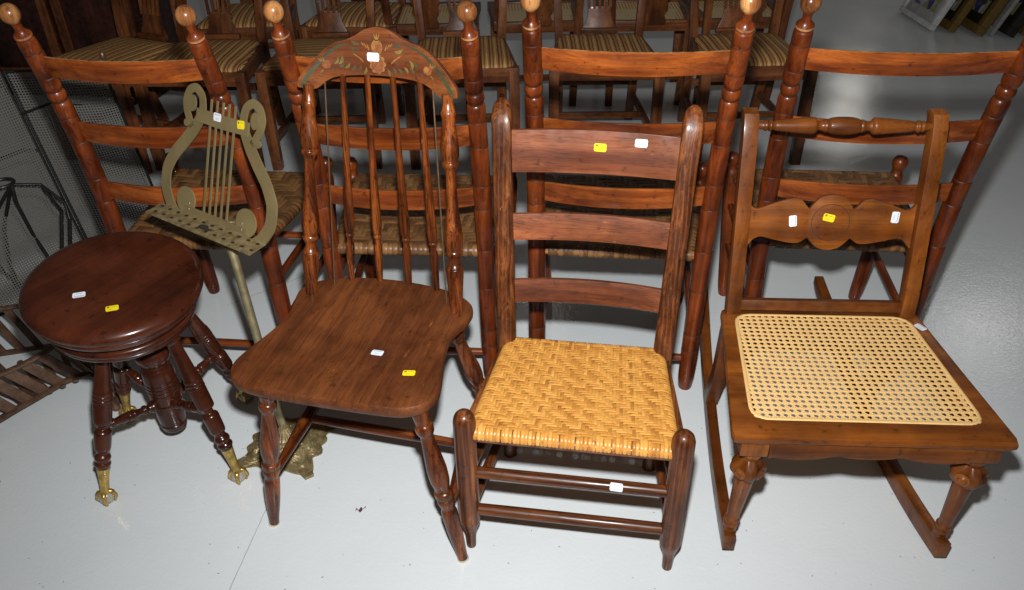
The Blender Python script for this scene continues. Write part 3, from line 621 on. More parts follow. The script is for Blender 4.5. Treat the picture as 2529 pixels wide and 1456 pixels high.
blob(0, .547, .014, .016, 3, .0007, 31, .08)
link('painted_flowers', dm.mesh('painted_flowers', 60), ['olive_leaf_paint', 'dark_leaf_paint', 'ochre_paint', 'coral_paint', 'green_paint'], win)
for s in (-1, 1):
    gm = MB()
    V = []; F = []; seq = [(x, y) for x, y in ct if (x*s) >= .070]; seq.sort(key=lambda q: q[0]*s)
    for i, (x, y) in enumerate(seq):
        k = i/(len(seq)-1); wd_ = .003+.006*k
        V += [crf(x-s*.004-s*.004*k, y-.006, .0005), crf(x-s*(.004+wd_*.8+.004*k), y-.006-wd_*.9, .0005)]
    for i in range(len(seq)-1): F.append((2*i, 2*i+1, 2*i+3, 2*i+2))
    gm.add(V, F)
    link('painted_edge_band', gm.mesh('painted_edge_band', 60), 'green_paint', win)
q = on_plane(922, 140, L2W(win, crf(0, .55, 0)), L2D(win, NV)); sticker(win, q+L2D(win, NV)*.0012, L2D(win, (1, 0, 0)), L2D(win, NV), 'white', '12212')
sticker(win, at_z(932, 871, WS-.006), Vector((1, -.25, 0)), (0, 0, 1), 'white', '12212'); sticker(win, at_z(1010, 921, WS-.0002), Vector((1, -.05, 0)), (0, 0, 1), 'yellow', '2768')
LEG = [(0, .0118), (.004, .0126), (.06, .0135), (.20, .0170), (.33, .0178), (.365, .0150), (.385, .0165), (.41, .0185), (.425, .0180), (.435, .0160), (.445, .0192), (.475, .0196), (.485, .0170), (.50, .0165), (.55, .0200), (.62, .0208), (.70, .0185), (.80, .0155), (.84, .0150), (.86, .0182), (.885, .0192), (.905, .0182), (.915, .0158), (.96, .0175), (1, .0178)]
legs = {}
for nm, A, B in (('fl', (-.196, -.333, 0), (-.140, -.318, WS-.030)), ('fr', (.276, -.331, 0), (.196, -.310, WS-.030)), ('bl', (-.215, .100, 0), (-.135, .010, WS-.030)), ('br', (.262, .085, 0), (.165, .0, WS-.030))):
    A = Vector(A); B = Vector(B); legs[nm] = (A, B); lg = MB().lathe(A+(B-A)*.008, B, bold(LEG, .0160, 1.25), 20, 4).build('leg', 'varnished_oak_z', win, 35)
    MB().lathe(A+(B-A)*.443, A+(B-A)*.478, [(0, .0192), (.15, .0203), (.85, .0203), (1, .0192)], 20, 3).build('painted_ring', 'green_paint', lg)
    MB().lathe(A, A+(B-A)*.010, [(0, .0122), (.3, .0136), (1, .0134)], 16, 2).build('glide', 'leg_glide', lg)
lp = lambda n_, t: legs[n_][0]+(legs[n_][1]-legs[n_][0])*t
STR = [(0, .0075), (.1, .010), (.5, .0165), (.9, .010), (1, .0075)]
MB().lathe(lp('fl', .36), lp('bl', .42), STR, 16, 4).build('side_stretcher', 'varnished_oak_y', win); MB().lathe(lp('fr', .36), lp('br', .42), STR, 16, 4).build('side_stretcher', 'varnished_oak_y', win)
MB().lathe(lp('fl', .36).lerp(lp('bl', .42), .5), lp('fr', .36).lerp(lp('br', .42), .5), [(0, .009), (.06, .0105), (.5, .0125), (.94, .0105), (1, .009)], 16, 3).build('cross_stretcher', 'varnished_oak_x', win)
# ================================================================ caned rocker
RY = math.radians(-3.8)
roc = thing('rocking_chair', 'honey-brown rocking chair with pale caned seat and scalloped back splat', 'rocking chair', (.722, 1.381, 0), RY)
RZ = .40
def trap(hf, hb, yf, yb, rad, n=8):
    C = [(-hf, yf), (hf, yf), (hb, yb), (-hb, yb)]; o_ = []
    for i in range(4):
        p0, p1, p2 = [np.array(C[(i+k) % 4], float) for k in (-1, 0, 1)]; a = (p0-p1)/np.linalg.norm(p0-p1); b = (p2-p1)/np.linalg.norm(p2-p1); A = p1+a*rad; B = p1+b*rad
        for k in range(n+1):
            t = k/n; q = (1-t)**2*A+2*t*(1-t)*p1+t*t*B; o_.append((float(q[0]), float(q[1])))
    return o_
def by_angle(poly, n=128, cx=0, cy=0):
    o_ = []; m = len(poly)
    for k in range(n):
        a = 2*PI*(k+.5)/n; d = (math.cos(a), math.sin(a)); best = None
        for i in range(m):
            x1, y1 = poly[i][0]-cx, poly[i][1]-cy; x2, y2 = poly[(i+1) % m][0]-cx, poly[(i+1) % m][1]-cy; ex, ey = x2-x1, y2-y1; den = d[0]*ey-d[1]*ex
            if abs(den) < 1e-12: continue
            t = (x1*ey-y1*ex)/den; u = (x1*d[1]-y1*d[0])/den
            if t > 0 and -1e-6 <= u <= 1+1e-6: best = t if best is None else max(best, t)
        o_.append((cx+d[0]*best, cy+d[1]*best))
    return o_
outer = trap(.278, .231, -.226, .224, .014); inner = trap(.229, .200, -.172, .196, .036)
NS = 160; oa = by_angle(outer, NS); ia = by_angle(inner, NS)
m = MB(); V = []; F = []
def inset(poly, d):
    o_ = []
    for x, y in poly:
        l = math.hypot(x, y); o_.append((x*(1-d/l), y*(1-d/l)))
    return o_
rings = [(inset(ia, -.000), -.020), (inset(ia, 0), -.0015), (inset(ia, -.0015), 0), (inset(oa, .008), 0), (inset(oa, .003), -.0015), (inset(oa, .0005), -.006), (oa, -.012), (inset(oa, .001), -.018), (inset(oa, .006), -.022), (inset(oa, .007), -.024), (inset(oa, .05), -.024)]
for poly, dz in rings: V += [(x, y, RZ+dz) for x, y in poly]
for r in range(len(rings)-1):
    for i in range(NS): F.append((r*NS+i, r*NS+(i+1) % NS, (r+1)*NS+(i+1) % NS, (r+1)*NS+i))
for i in range(NS): F.append(((len(rings)-1)*NS+i, (len(rings)-1)*NS+(i+1) % NS, (i+1) % NS, i))
m.add(V, F).build('seat_frame', 'honey_walnut_x', roc, 40)
# six-way cane: pairs both ways and two diagonals, clipped to the opening
clip = trap(.232, .203, -.175, .199, .036)
def clipseg(A, B):
    t0, t1 = 0.0, 1.0; n_ = len(clip); dx, dy = B[0]-A[0], B[1]-A[1]
    for i in range(n_):
        x1, y1 = clip[i]; x2, y2 = clip[(i+1) % n_]; nx, ny = -(y2-y1), (x2-x1); d0 = (A[0]-x1)*nx+(A[1]-y1)*ny; dd = dx*nx+dy*ny
        if abs(dd) < 1e-12:
            if d0 < 0: return None
            continue
        t = -d0/dd
        if dd > 0: t0 = max(t0, t)
        else: t1 = min(t1, t)
    return None if t0 >= t1 else ((A[0]+dx*t0, A[1]+dy*t0), (A[0]+dx*t1, A[1]+dy*t1))
cm = MB(); PITCHC = .0152
def ribbon(A, B, w, z, lift):
    s_ = clipseg(A, B)
    if not s_: return
    A, B = s_; dx, dy = B[0]-A[0], B[1]-A[1]; l = math.hypot(dx, dy); nx, ny = -dy/l*w/2, dx/l*w/2
    sag = lambda x, y: -.0035*max(0, 1-(x/.22)**2)*max(0, 1-((y-.01)/.18)**2)
    n_ = max(2, int(l/.03)); V = []; F = []
    for i in range(n_+1):
        x, y = A[0]+dx*i/n_, A[1]+dy*i/n_; zz = RZ+z+sag(x, y)
        V += [(x-nx, y-ny, zz-.0004), (x, y, zz+lift), (x+nx, y+ny, zz-.0004)]
    for i in range(n_):
        a = 3*i; F += [(a, a+3, a+4, a+1), (a+1, a+4, a+5, a+2)]
    cm.add(V, F)
for k in range(-20, 21):
    c = k*PITCHC
    for d in (-.0015, .0015):
        ribbon((c+d, -.3), (c+d, .3), .0026, -.0010, .0006); ribbon((-.4, c+d), (.4, c+d), .0026, -.0004, .0006)
for k in range(-44, 45):
    c = (k+.5)*PITCHC; ribbon((c-.4, -.4), (c+.4, .4), .0027, .0002, .0006); ribbon((c-.4, .4), (c+.4, -.4), .0027, .0007, .0006)
cn = link('cane_weave', cm.mesh('cane_weave', 80), 'pale_cane', roc); cn['kind'] = 'stuff'
bl_ = [Vector((x, y, RZ+.0006)) for x, y in by_angle(trap(.229, .200, -.172, .196, .036), 120)]
MB().ring_sweep(bl_+[bl_[0]], (.0042, .0018), 8, False, up=(1, 0, 0)).build('cane_binding', 'pale_cane', roc)
# apron with scalloped lower edge, corner blocks
LYF = -.196; LYB = -.166
xs = [-.1975+.395*i/40 for i in range(41)]
sc_ = lambda x: RZ-.060-.010*abs(math.sin((x+.19)/.38*PI*3.0))**.7+.010*math.cos(x/.19*PI*.5)
MB().strip([(x, RZ-.023) for x in xs], [(x, sc_(x)) for x in xs], (0, LYF-.008, 0), (1, 0, 0), (0, 0, 1), .016).build('apron', 'honey_walnut_x', roc, 50, .001)
for s in (-1, 1):
    MB().box((s*.226, LYF+.002, RZ-.043), (.056, .046, .040)).build('corner_block', 'honey_walnut_z', roc, bevel=.0025)
    MB().bar((s*.222, LYF+.02, RZ-.040), (s*.195, .19, RZ-.040), .018, .032).build('side_rail', 'honey_walnut_y', roc, bevel=.002)
MB().bar((-.19, .195, RZ-.040), (.19, .195, RZ-.040), .018, .032).build('rear_rail', 'honey_walnut_x', roc, bevel=.002)
# rockers
def runner_z(y): return (y-.08)**2/(2*1.45)
def runner_x(s, y): return s*(.2325-.055*(y+.19)/.93)
for s in (-1, 1):
    m = MB(); V = []; F = []; n_ = 30
    for i in range(n_+1):
        y = -.196+.935*i/n_; z = runner_z(y); hh = .045 if i < n_-3 else .045-.006*(i-n_+3); x = runner_x(s, y)
        V += [(x-.0135, y, z), (x+.0135, y, z), (x+.0135, y, z+hh), (x-.0135, y, z+hh)]
    for i in range(n_):
        a = 4*i; b = a+4
        for q in range(4): F.append((a+q, a+(q+1) % 4, b+(q+1) % 4, b+q))
    F += [(0, 3, 2, 1), (4*n_, 4*n_+1, 4*n_+2, 4*n_+3)]
    m.add(V, F).build('rocker_runner', 'honey_walnut_y', roc, 35, .003, 2)
    # turned front leg with carved capital
    zb = runner_z(LYB)+.043; A = Vector((runner_x(s, LYB), LYB, zb)); B = Vector((s*.222, LYF+.002, RZ-.060))
    lg = MB().lathe(A, B, [(0, .0155), (.03, .0160), (.06, .0150), (.07, .0165), (.09, .0175), (.11, .0165), (.12, .0150), (.135, .0165), (.155, .0172), (.17, .0150), (.19, .0140), (.4, .0168), (.64, .0200), (.70, .0180), (.9, .0165), (.94, .0195), (.97, .0205), (1, .0190)], 24, 3).build('front_leg', 'honey_walnut_z', roc, 35)
    cap_ = MB(); c = A+(B-A)*.80; nr, nsg = 18, 40; V = []; F = []
    for i in range(nr+1):
        f_ = i/nr; zz = (f_-.5)*.062; base = .0215+.0135*math.sin(PI*f_)**.8
        for k in range(nsg):
            a = 2*PI*k/nsg; lob = abs(math.cos(2*a))**1.5; r = base*(.70+.38*lob*math.sin(PI*f_))+.0014*math.sin(9*a)*math.sin(3*PI*f_)
            V.append((c.x+r*math.cos(a), c.y+r*math.sin(a), c.z+zz-.006*lob*(1-f_)))
    for i in range(nr):
        for k in range(nsg): F.append((i*nsg+k, i*nsg+(k+1) % nsg, (i+1)*nsg+(k+1) % nsg, (i+1)*nsg+k))
    F += [tuple(range(nsg-1, -1, -1)), tuple(nr*nsg+k for k in range(nsg))]
    cap_.add(V, F).build('carved_capital', 'honey_walnut_z', lg, 50)
    for k in range(4):        # oval bosses of the capital
        a = k*PI/2-PI/4; d = Vector((math.cos(a), math.sin(a), -.12)); t_ = Vector((-math.sin(a), math.cos(a), 0)); O_ = c+d*.0335; bm_ = MB(); V = []; F = []
        for i in range(7):
            for j in range(16):
                r_ = i/6; aa = 2*PI*j/16; V.append(O_+t_*(.0155*r_*math.cos(aa))+Vector((0, 0, 1))*(.0155*r_*math.sin(aa))+d*(.006*math.cos(r_*PI/2)+.0012*math.cos(r_*12)-.004))
        for i in range(6):
            for j in range(16): F.append((i*16+j, i*16+(j+1) % 16, (i+1)*16+(j+1) % 16, (i+1)*16+j))
        bm_.add(V, F).build('boss', 'honey_walnut_z', lg, 60)
# back
RL = math.radians(14); RB = .213
def rb(x, h): return Vector((x, RB+math.sin(RL)*h, RZ+.003+math.cos(RL)*h))
RX = .2045
for s in (-1, 1):
    # one curved stile from the rocker to the scrolled top
    yl = .292; path = [Vector((runner_x(s, yl), yl, runner_z(yl)+.040)), Vector((s*.198, .268, .16)), Vector((s*.202, .236, .30)), Vector((s*.2035, RB+.002, RZ-.01))]+[rb(s*RX, h) for h in (.05, .12, .2, .28, .36, .41)]
    path += [rb(s*RX, .440)+Vector((0, .003, 0)), rb(s*RX, .456)+Vector((0, .008, -.002)), rb(s*RX, .464)+Vector((0, .016, -.006)), rb(s*RX, .466)+Vector((0, .026, -.016))]
    m = MB(); V = []; F = []; n_ = len(path)
    for i, P in enumerate(path):
        t = (path[min(i+1, n_-1)]-path[max(i-1, 0)]).normalized(); nn = Vector((1, 0, 0)).cross(t).normalized(); d = .018 if i < n_-2 else .015
        for a, b in ((-.0165, -d), (.0165, -d), (.0165, d), (-.0165, d)): V.append(P+Vector((a, 0, 0))-nn*b)
    for i in range(n_-1):
        a = 4*i; b = a+4
        for q in range(4): F.append((a+q, a+(q+1) % 4, b+(q+1) % 4, b+q))
    F += [(0, 3, 2, 1), (4*n_-4, 4*n_-3, 4*n_-2, 4*n_-1)]
    m.add(V, F).build('back_stile', 'honey_walnut_z', roc, 40, .0025, 2, 50)
RAIL = [(0, .0085), (.03, .0095), (.045, .0120), (.055, .0125), (.063, .0100), (.07, .0130), (.08, .0135), (.088, .0105), (.10, .0100), (.11, .0120), (.2, .0155), (.30, .0188), (.325, .0190), (.338, .0165), (.345, .0120), (.36, .0105), (.375, .0115), (.388, .0140), (.398, .0150), (.408, .0135), (.418, .0165), (.455, .0195), (.5, .0205)]
RAIL = RAIL+[(1-t, r) for t, r in reversed(RAIL[:-1])]
MB().lathe(rb(-RX+.015, .440), rb(RX-.015, .440), RAIL, 24, 3).build('turned_top_rail', 'honey_walnut_x', roc, 40)
sp_t = [(-.192, .270), (-.180, .252), (-.165, .249), (-.13, .262), (-.09, .274), (-.070, .270), (-.056, .254), (-.049, .248, 1), (-.045, .256), (-.028, .276), (0, .283)]
sp_b = [(-.192, .158), (-.185, .160), (-.172, .176), (-.155, .182), (-.13, .176), (-.09, .168), (-.068, .168), (-.054, .177), (-.049, .182, 1), (-.043, .174), (-.026, .158), (0, .151)]
mir = lambda L_: L_+[(-q[0],)+tuple(q[1:]) for q in reversed(L_[:-1])]
def resamp(pts, n):
    c = curve(pts, 6); xs_ = np.linspace(c[0][0], c[-1][0], n); return [(float(x), float(np.interp(x, [q[0] for q in c], [q[1] for q in c]))) for x in xs_]
UR = Vector((0, math.sin(RL), math.cos(RL))); NR = Vector((1, 0, 0)).cross(UR)
MB().strip(resamp(mir(sp_t), 90), resamp(mir(sp_b), 90), (0, RB+.004, RZ+.003), (1, 0, 0), UR, .012, lambda x, y: -.010).build('back_splat', 'honey_walnut_x', roc, 50, .001)
ring = [Vector((0, RB+.004, RZ+.003))+UR*(.2175+.043*math.sin(t))+Vector((1, 0, 0))*(.043*math.cos(t))+NR*.0022 for t in np.linspace(0, 2*PI, 49)]
MB().ring_sweep(ring, (.0007, .0005), 6, False).build('incised_ring', 'print_black', roc)
MB().bar(rb(-.19, .016), rb(.19, .016), .022, .026, up=UR).build('lower_back_rail', 'honey_walnut_x', roc, bevel=.003)
P0 = L2W(roc, Vector((0, RB+.004, RZ+.003))+NR*.002); n0 = L2D(roc, NR); X0 = L2D(roc, (1, 0, 0)); U0 = L2D(roc, UR)
for px, col, num, xd in (((1958, 545), 'white', '12212', -U0*1+X0*.12), ((2047, 537), 'yellow', '2768', X0-U0*.22), ((2211, 536), 'white', '12212', -U0-X0*.05)): sticker(roc, on_plane(*px, P0, n0)+n0*.0006, xd, n0, col, num)
sticker(roc, at_z(2273, 808, RZ)+Vector((0, 0, .0003)), Vector((.5, -1, 0)), (0, 0, 1), 'white', '12212')
# ================================================================ piano stool
sto = thing('piano_stool', 'round dark mahogany piano stool with four brass claw and glass ball feet', 'stool', (-.886, 1.586, 0), math.radians(-123.2))
tilt = D2L(sto, Vector((.093, -.135, 1)).normalized()); sc_o = W2L(sto, (-.915, 1.576, .527))
def seat_lathe(prof, name, mat, sharp=35): return MB().lathe(sc_o, sc_o+tilt*1.0, [(z, r)+tuple(x) for z, r, *x in prof], 72, 3).build(name, mat, sto, sharp)
seat_lathe([(.0165, .0005), (.0165, .05), (.0168, .11), (.0178, .145), (.0182, .160), (.0170, .172), (.0130, .183), (.0060, .192), (-.003, .196), (-.012, .1945), (-.019, .189), (-.022, .1845, 1), (-.0235, .1868), (-.029, .1872), (-.034, .1845), (-.0355, .179, 1), (-.037, .180), (-.043, .178), (-.047, .172), (-.048, .150), (-.048, .02)], 'seat', 'stool_mahogany_x')
seat_lathe([(-.060, .03), (-.060, .120), (-.062, .160), (-.066, .167), (-.073, .169), (-.080, .167), (-.083, .163, 1), (-.085, .165), (-.092, .163), (-.099, .154), (-.102, .12), (-.102, .03)], 'apron_ring', 'stool_mahogany_x')
MB().lathe((0, 0, .46), (0, 0, .50), [(0, .022), (1, .022)], 16, 1).build('screw', 'black_iron', sto)
MB().lathe((0, 0, .075), (0, 0, .430), [(0, .014), (.006, .024), (.02, .030), (.05, .0325), (.055, .0338), (.07, .0338), (.075, .0325, 1), (.12, .034), (.22, .036), (.262, .0365), (.266, .0345, 1), (.274, .0345), (.278, .0375, 1), (.36, .0385), (.364, .0365, 1), (.372, .0392), (.392, .0395), (.396, .0370, 1), (.404, .0400), (.424, .0400), (.428, .0375, 1), (.436, .0402), (.458, .0400), (.462, .0375, 1), (.47, .0395), (.54, .0375), (.575, .034), (.585, .0275), (.60, .0265), (.62, .034), (.66, .0405), (.70, .0400), (.74, .034), (.76, .030), (.80, .031), (.9, .036), (1, .040)], 32, 3).build('column', 'stool_mahogany_z', sto, 30)
SLEG = [(0, .0145), (.02, .0185), (.035, .0190), (.05, .0165), (.06, .0170), (.075, .0190), (.09, .0180), (.11, .0140), (.125, .0140), (.14, .0175), (.16, .0190), (.25, .0200), (.275, .0200), (.29, .0170), (.30, .0125), (.325, .0125), (.335, .0170), (.345, .0200), (.37, .0208), (.49, .0212), (.50, .0205), (.505, .0218), (.52, .0218), (.525, .0205), (.535, .0220), (.55, .0218), (.555, .0205), (.565, .0216), (.58, .0210), (.59, .0195), (.72, .0165), (.845, .0142), (.86, .0165), (.875, .0190), (.895, .0190), (.91, .0160), (.93, .0150), (.96, .0180), (.985, .0185), (1, .0170)]
for k in range(4):
    d = Vector((math.cos(k*PI/2), math.sin(k*PI/2), 0)); foot = d*.222; top_ = d*.095+Vector((0, 0, .440)); joinp = d*.2045+Vector((0, 0, .105)); sd = Vector((-d.y, d.x, 0))
    lg = MB().lathe(joinp, top_, SLEG, 22, 3).build('leg', 'stool_mahogany_z', sto, 35)
    ball = foot+Vector((0, 0, .0190)); cl = MB()
    ax = (joinp-(ball+Vector((0, 0, .014)))); A = ball+Vector((0, 0, .012))
    cl.ring_sweep([A, A+ax*.2, A+ax*.5, A+ax*.8, A+ax], [.0125, .0105, .0115, .0135, .0150], 16)
    for q in range(4):          # toes gripping the ball
        a = q*PI/2+PI/4 if q else PI/4; tv = d*math.cos(a)+sd*math.sin(a); pts = []; rs = []
        for t in np.linspace(0, 1, 9):
            an = math.radians(62-105*t); rr_ = .0198+.0016*abs(math.sin(t*PI*2.5)); pts.append(ball+tv*(rr_*math.cos(an))+Vector((0, 0, rr_*math.sin(an)))); rs.append(.0060*(1-.5*t)+.0010*abs(math.sin(t*PI*2.5)))
        cl.ring_sweep(pts, rs, 8)
    cl.build('claw_foot', 'gilt_claw', lg, 50)
    V = []; F = []; nn = 20; bb = MB()
    for i in range(13):
        th = PI*i/12
        for j in range(nn): V.append(ball+Vector((.0190*math.sin(th)*math.cos(2*PI*j/nn), .0190*math.sin(th)*math.sin(2*PI*j/nn), .0190*math.cos(th))))
    for i in range(12):
        for j in range(nn): F.append((i*nn+j, i*nn+(j+1) % nn, (i+1)*nn+(j+1) % nn, (i+1)*nn+j))
    bb.add(V, F).build('glass_ball', 'glass_ball', lg, 60)
    lt = joinp.lerp(top_, .31); MB().lathe(lt-d*.008+Vector((0, 0, -.002)), d*.030+Vector((0, 0, .172)), [(0, .0075), (.08, .0080), (.11, .0110), (.15, .0115), (.18, .0085), (.2, .0090), (.36, .0120), (.40, .0100), (.42, .0128), (.46, .0132), (.49, .0105), (.51, .0128), (.55, .0130), (.58, .0100), (.70, .0085), (.73, .0115), (.77, .0120), (.80, .0085), (.83, .0095), (.89, .0150), (.93, .0160), (.97, .0145), (1, .010)], 16, 3).build('stretcher', 'stool_mahogany_x', sto, 35)
nt_ = Vector((.093, -.135, 1)).normalized(); Pt = Vector((-.915, 1.576, .527))+nt_*.0168
sticker(sto, on_plane(195, 728, Pt, nt_), Vector((-1, -.35, 0)), nt_, 'white', '12212'); sticker(sto, on_plane(277, 761, Pt, nt_), Vector((1, .38, 0)), nt_, 'yellow', '2768')
# ================================================================ brass lyre music stand
SB = Vector((-.606, 1.588, 0)); std = thing('music_stand', 'brass music stand with lyre-shaped desk on an embossed footed base', 'music stand', SB, 0)
La = at_z(400, 500, .616); Lb_ = at_z(656, 602, .616); Lu = (Lb_-La).normalized(); Lbk = Vector((-Lu.y, Lu.x, 0)); le = math.radians(20); Lup = Vector((0, 0, 1))*math.cos(le)+Lbk*math.sin(le); Ln = Lu.cross(Lup)      # Ln faces the reader
if Ln.y > 0: Ln = -Ln
LO = La+Lu*.2-SB
TH = .0032
def band(pts, ws, e=0.0, mesh=None, sub=6, closed=False):
    c = curve(pts, sub); wv = np.interp(np.linspace(0, len(pts)-1, len(c)), range(len(pts)), ws); V = []; F = []; n_ = len(c)
    for i, (x, y) in enumerate(c):
        x0, y0 = c[max(0, i-1)]; x1, y1 = c[min(n_-1, i+1)]; l = math.hypot(x1-x0, y1-y0) or 1; nx, ny = -(y1-y0)/l*wv[i]/2, (x1-x0)/l*wv[i]/2
        for sx in (1, -1):
            for zz in (-TH/2-e, TH/2+e): V.append(LO+Lu*(x+sx*nx)+Lup*(y+sx*ny)+Ln*zz)
    for i in range(n_-1):
        a = 4*i; b = a+4; F += [(a+1, a+3, b+3, b+1), (a, b, b+2, a+2), (a, a+1, b+1, b), (a+2, b+2, b+3, a+3)]
    F += [(0, 2, 3, 1), (4*n_-4, 4*n_-3, 4*n_-1, 4*n_-2)]
    mesh.add(V, F)
def disc(x, y, r, e, mesh, n_=28, ry=None):
    V = [LO+Lu*(x+r*math.cos(2*PI*i/n_))+Lup*(y+(ry or r)*math.sin(2*PI*i/n_))+Ln*zz for zz in (-TH/2-e, TH/2+e) for i in range(n_)]
    mesh.add(V, [tuple(range(n_-1, -1, -1)), tuple(range(n_, 2*n_))]+[(i, (i+1) % n_, n_+(i+1) % n_, n_+i) for i in range(n_)])
for s in (-1, 1):
    m = MB()
    band([(s*x, y) for x, y in ((-.01, -.036), (.05, -.036), (.11, -.026), (.158, .000), (.186, .042), (.186, .090), (.162, .132), (.128, .168), (.100, .200), (.080, .228), (.070, .256), (.076, .284), (.098, .299), (.120, .290), (.131, .266), (.126, .242), (.114, .222), (.104, .208))],
         [.020, .022, .026, .030, .033, .033, .032, .032, .032, .028, .022, .020, .020, .020, .020, .020, .019, .016], 0, m)
    disc(s*.108, .262, .0135, .0002, m, ry=.019); disc(s*.124, .214, .009, .0003, m)
    m.build('lyre_arm', 'lyre_brass', std, 30)
    m = MB(); disc(s*.108, .030, .0335, .0003, m); dsc = m.build('lyre_disc', 'lyre_brass', std, 30)
    for q in (.012, .026):
        m = MB(); V = LO+Lu*(s*.095)+Lup*q; m.ring_sweep([V+Ln*.0018, V+Ln*.0032], [.0032, .0026], 10); m.build('screw', 'screw_steel', dsc)
m = MB(); band([(-.112, .008), (0, .006), (.112, .008)], [.020, .024, .020], .0005, m); m.build('lower_bar', 'lyre_brass', std, 30)
m = MB(); band([(-.090, .240), (0, .238), (.090, .240)], [.030, .032, .030], .0006, m); m.build('upper_bar', 'lyre_brass', std, 30)
for k in range(5):
    x = (k-2)*.0205; m = MB(); band([(x, .010), (x, .15), (x, .283)], [.0058, .0058, .0058], -.0004, m, 2); m.build('lyre_string', 'lyre_brass', std, 30)
# solid tray, with the dark of its pierced openings painted on as black patches
tm = MB(); nx, ny = 46, 10; V = []; F = []
def tr(x, d, h): return LO+Lu*x+Lup*(.002-.10*d+h)+(-Lbk*math.cos(.1)).normalized()*(d+.002)
for i in range(nx+1):
    for j in range(ny+1):
        x = -.198+.378*i/nx; d = .046*j/ny; rel = .0010*math.sin(x*330)*math.sin(d*400)+.0006*math.sin(x*710+d*260); V.append(tr(x, d, rel))
o_ = (nx+1)*(ny+1)
V += [tr(-.198+.378*i/nx, .046*j/ny, -.003) for i in range(nx+1) for j in range(ny+1)]
for i in range(nx):
    for j in range(ny):
        a = i*(ny+1)+j; q = (a, a+1, a+ny+2, a+ny+1); F += [q, tuple(o_+k for k in reversed(q))]
for i in range(nx):
    for j in (0, ny): a = i*(ny+1)+j; F.append((a, a+ny+1, o_+a+ny+1, o_+a))
for j in range(ny):
    for i in (0, nx): a = i*(ny+1)+j; F.append((a, a+1, o_+a+1, o_+a))
tray = tm.add(V, F).build('tray', 'embossed_brass', std, 40)
for i in range(12):
    for d in (.011, .034):
        x = -.181+.0315*i+(.006 if d > .02 else 0); hm = MB(); n_ = 14
        hm.add([tr(x, d, .0016)]+[tr(x+.0062*math.cos(2*PI*k/n_), d+.0036*math.sin(2*PI*k/n_), .0014) for k in range(n_)], [(0, 1+k, 1+(k+1) % n_) for k in range(n_)]); hm.build('dark_hole_patch', 'print_black', tray)
hm = MB(); hm.add([tr(x, d, .0024) for x, d in ((-.02, .020), (.0, .016), (.012, .024), (.03, .022), (.02, .030), (-.004, .034), (-.022, .030))], [(0, 1, 2, 3, 4, 5, 6)]); hm.build('dark_slot_patch', 'print_black', tray)
# pole and base
PT = LO+Lu*.045+Lup*(-.030)-Ln*.009
MB().ring_sweep([(0, 0, .045), Vector((0, 0, .045)).lerp(PT, .5), PT], .0108, 18).build('pole', 'old_brass', std)
MB().ring_sweep([PT+Vector((0, 0, -.03)), PT+Lup*.05], .0125, 14).build('socket', 'old_brass', std)
MB().lathe((0, 0, .040), (0, 0, .056), [(0, .016), (.4, .015), (1, .0095)], 18, 3).build('solder_collar', 'solder_verdigris', std)
bm_ = MB(); nr, na = 34, 144; V = []; F = []; A0 = math.radians(-56)
for i in range(nr+1):
    s_ = i/nr
    for k in range(na):
        a = 2*PI*k/na; fa = (a-A0) % (PI/2); fa = min(fa, PI/2-fa)      # angle to the nearest foot
        foot_ = math.exp(-(fa/.20)**2); R_ = .096+.006*abs(math.sin(a*6+.4))+.044*foot_+.004*math.sin(a*14)
        r = R_*s_; h = .044*max(0, 1-(r/.030))**1.2+.030*max(0, 1-(r/.088)**1.6)+.012
        if r < .03: h += .0016*math.cos(a*16)
        h += .0022*math.sin(38*s_*2+3*math.sin(a*8))*math.sin(a*12+9*s_) * (1 if .35 < s_ < .97 else .15)
        if s_ > .75: h -= .004*((s_-.75)/.25)+foot_*.006*((s_-.75)/.25)
        V.append((r*math.cos(a), r*math.sin(a), max(.0005, h)))
for i in range(nr):
    for k in range(na): F.append((i*na+k, i*na+(k+1) % na, (i+1)*na+(k+1) % na, (i+1)*na+k))
o_ = len(V)
for k in range(na): x, y, z = V[nr*na+k]; V.append((x*.985, y*.985, max(z-.006, .0)))
for k in range(na): F.append((nr*na+k, nr*na+(k+1) % na, o_+(k+1) % na, o_+k))
bm_.add(V, F).build('base', 'embossed_brass', std, 60)
for k in range(4):
    a = A0+k*PI/2; d = Vector((math.cos(a), math.sin(a), 0)); sd = Vector((-d.y, d.x, 0)); m = MB(); V = []; F = []
    for i, (r, z) in enumerate(((.112, .011), (.126, .010), (.138, .009), (.147, .011), (.150, .009), (.149, .003), (.143, .000))):
        w = .0165-.001*i
        V += [d*r+sd*w+Vector((0, 0, z)), d*r-sd*w+Vector((0, 0, z))]
    for i in range(6): F.append((2*i, 2*i+1, 2*i+3, 2*i+2))
    m.add(V, F).build('foot', 'embossed_brass', std, 60)
Lp0 = LO+SB
sticker(std, on_plane(537, 289, Lp0+Ln*.0025, Ln), Lu, Ln, 'white', '12212', .026, .0185); sticker(std, on_plane(595, 308, Lp0+Ln*.0025, Ln), Lu+Lup*.12, Ln, 'yellow', '2768', .024, .0185)
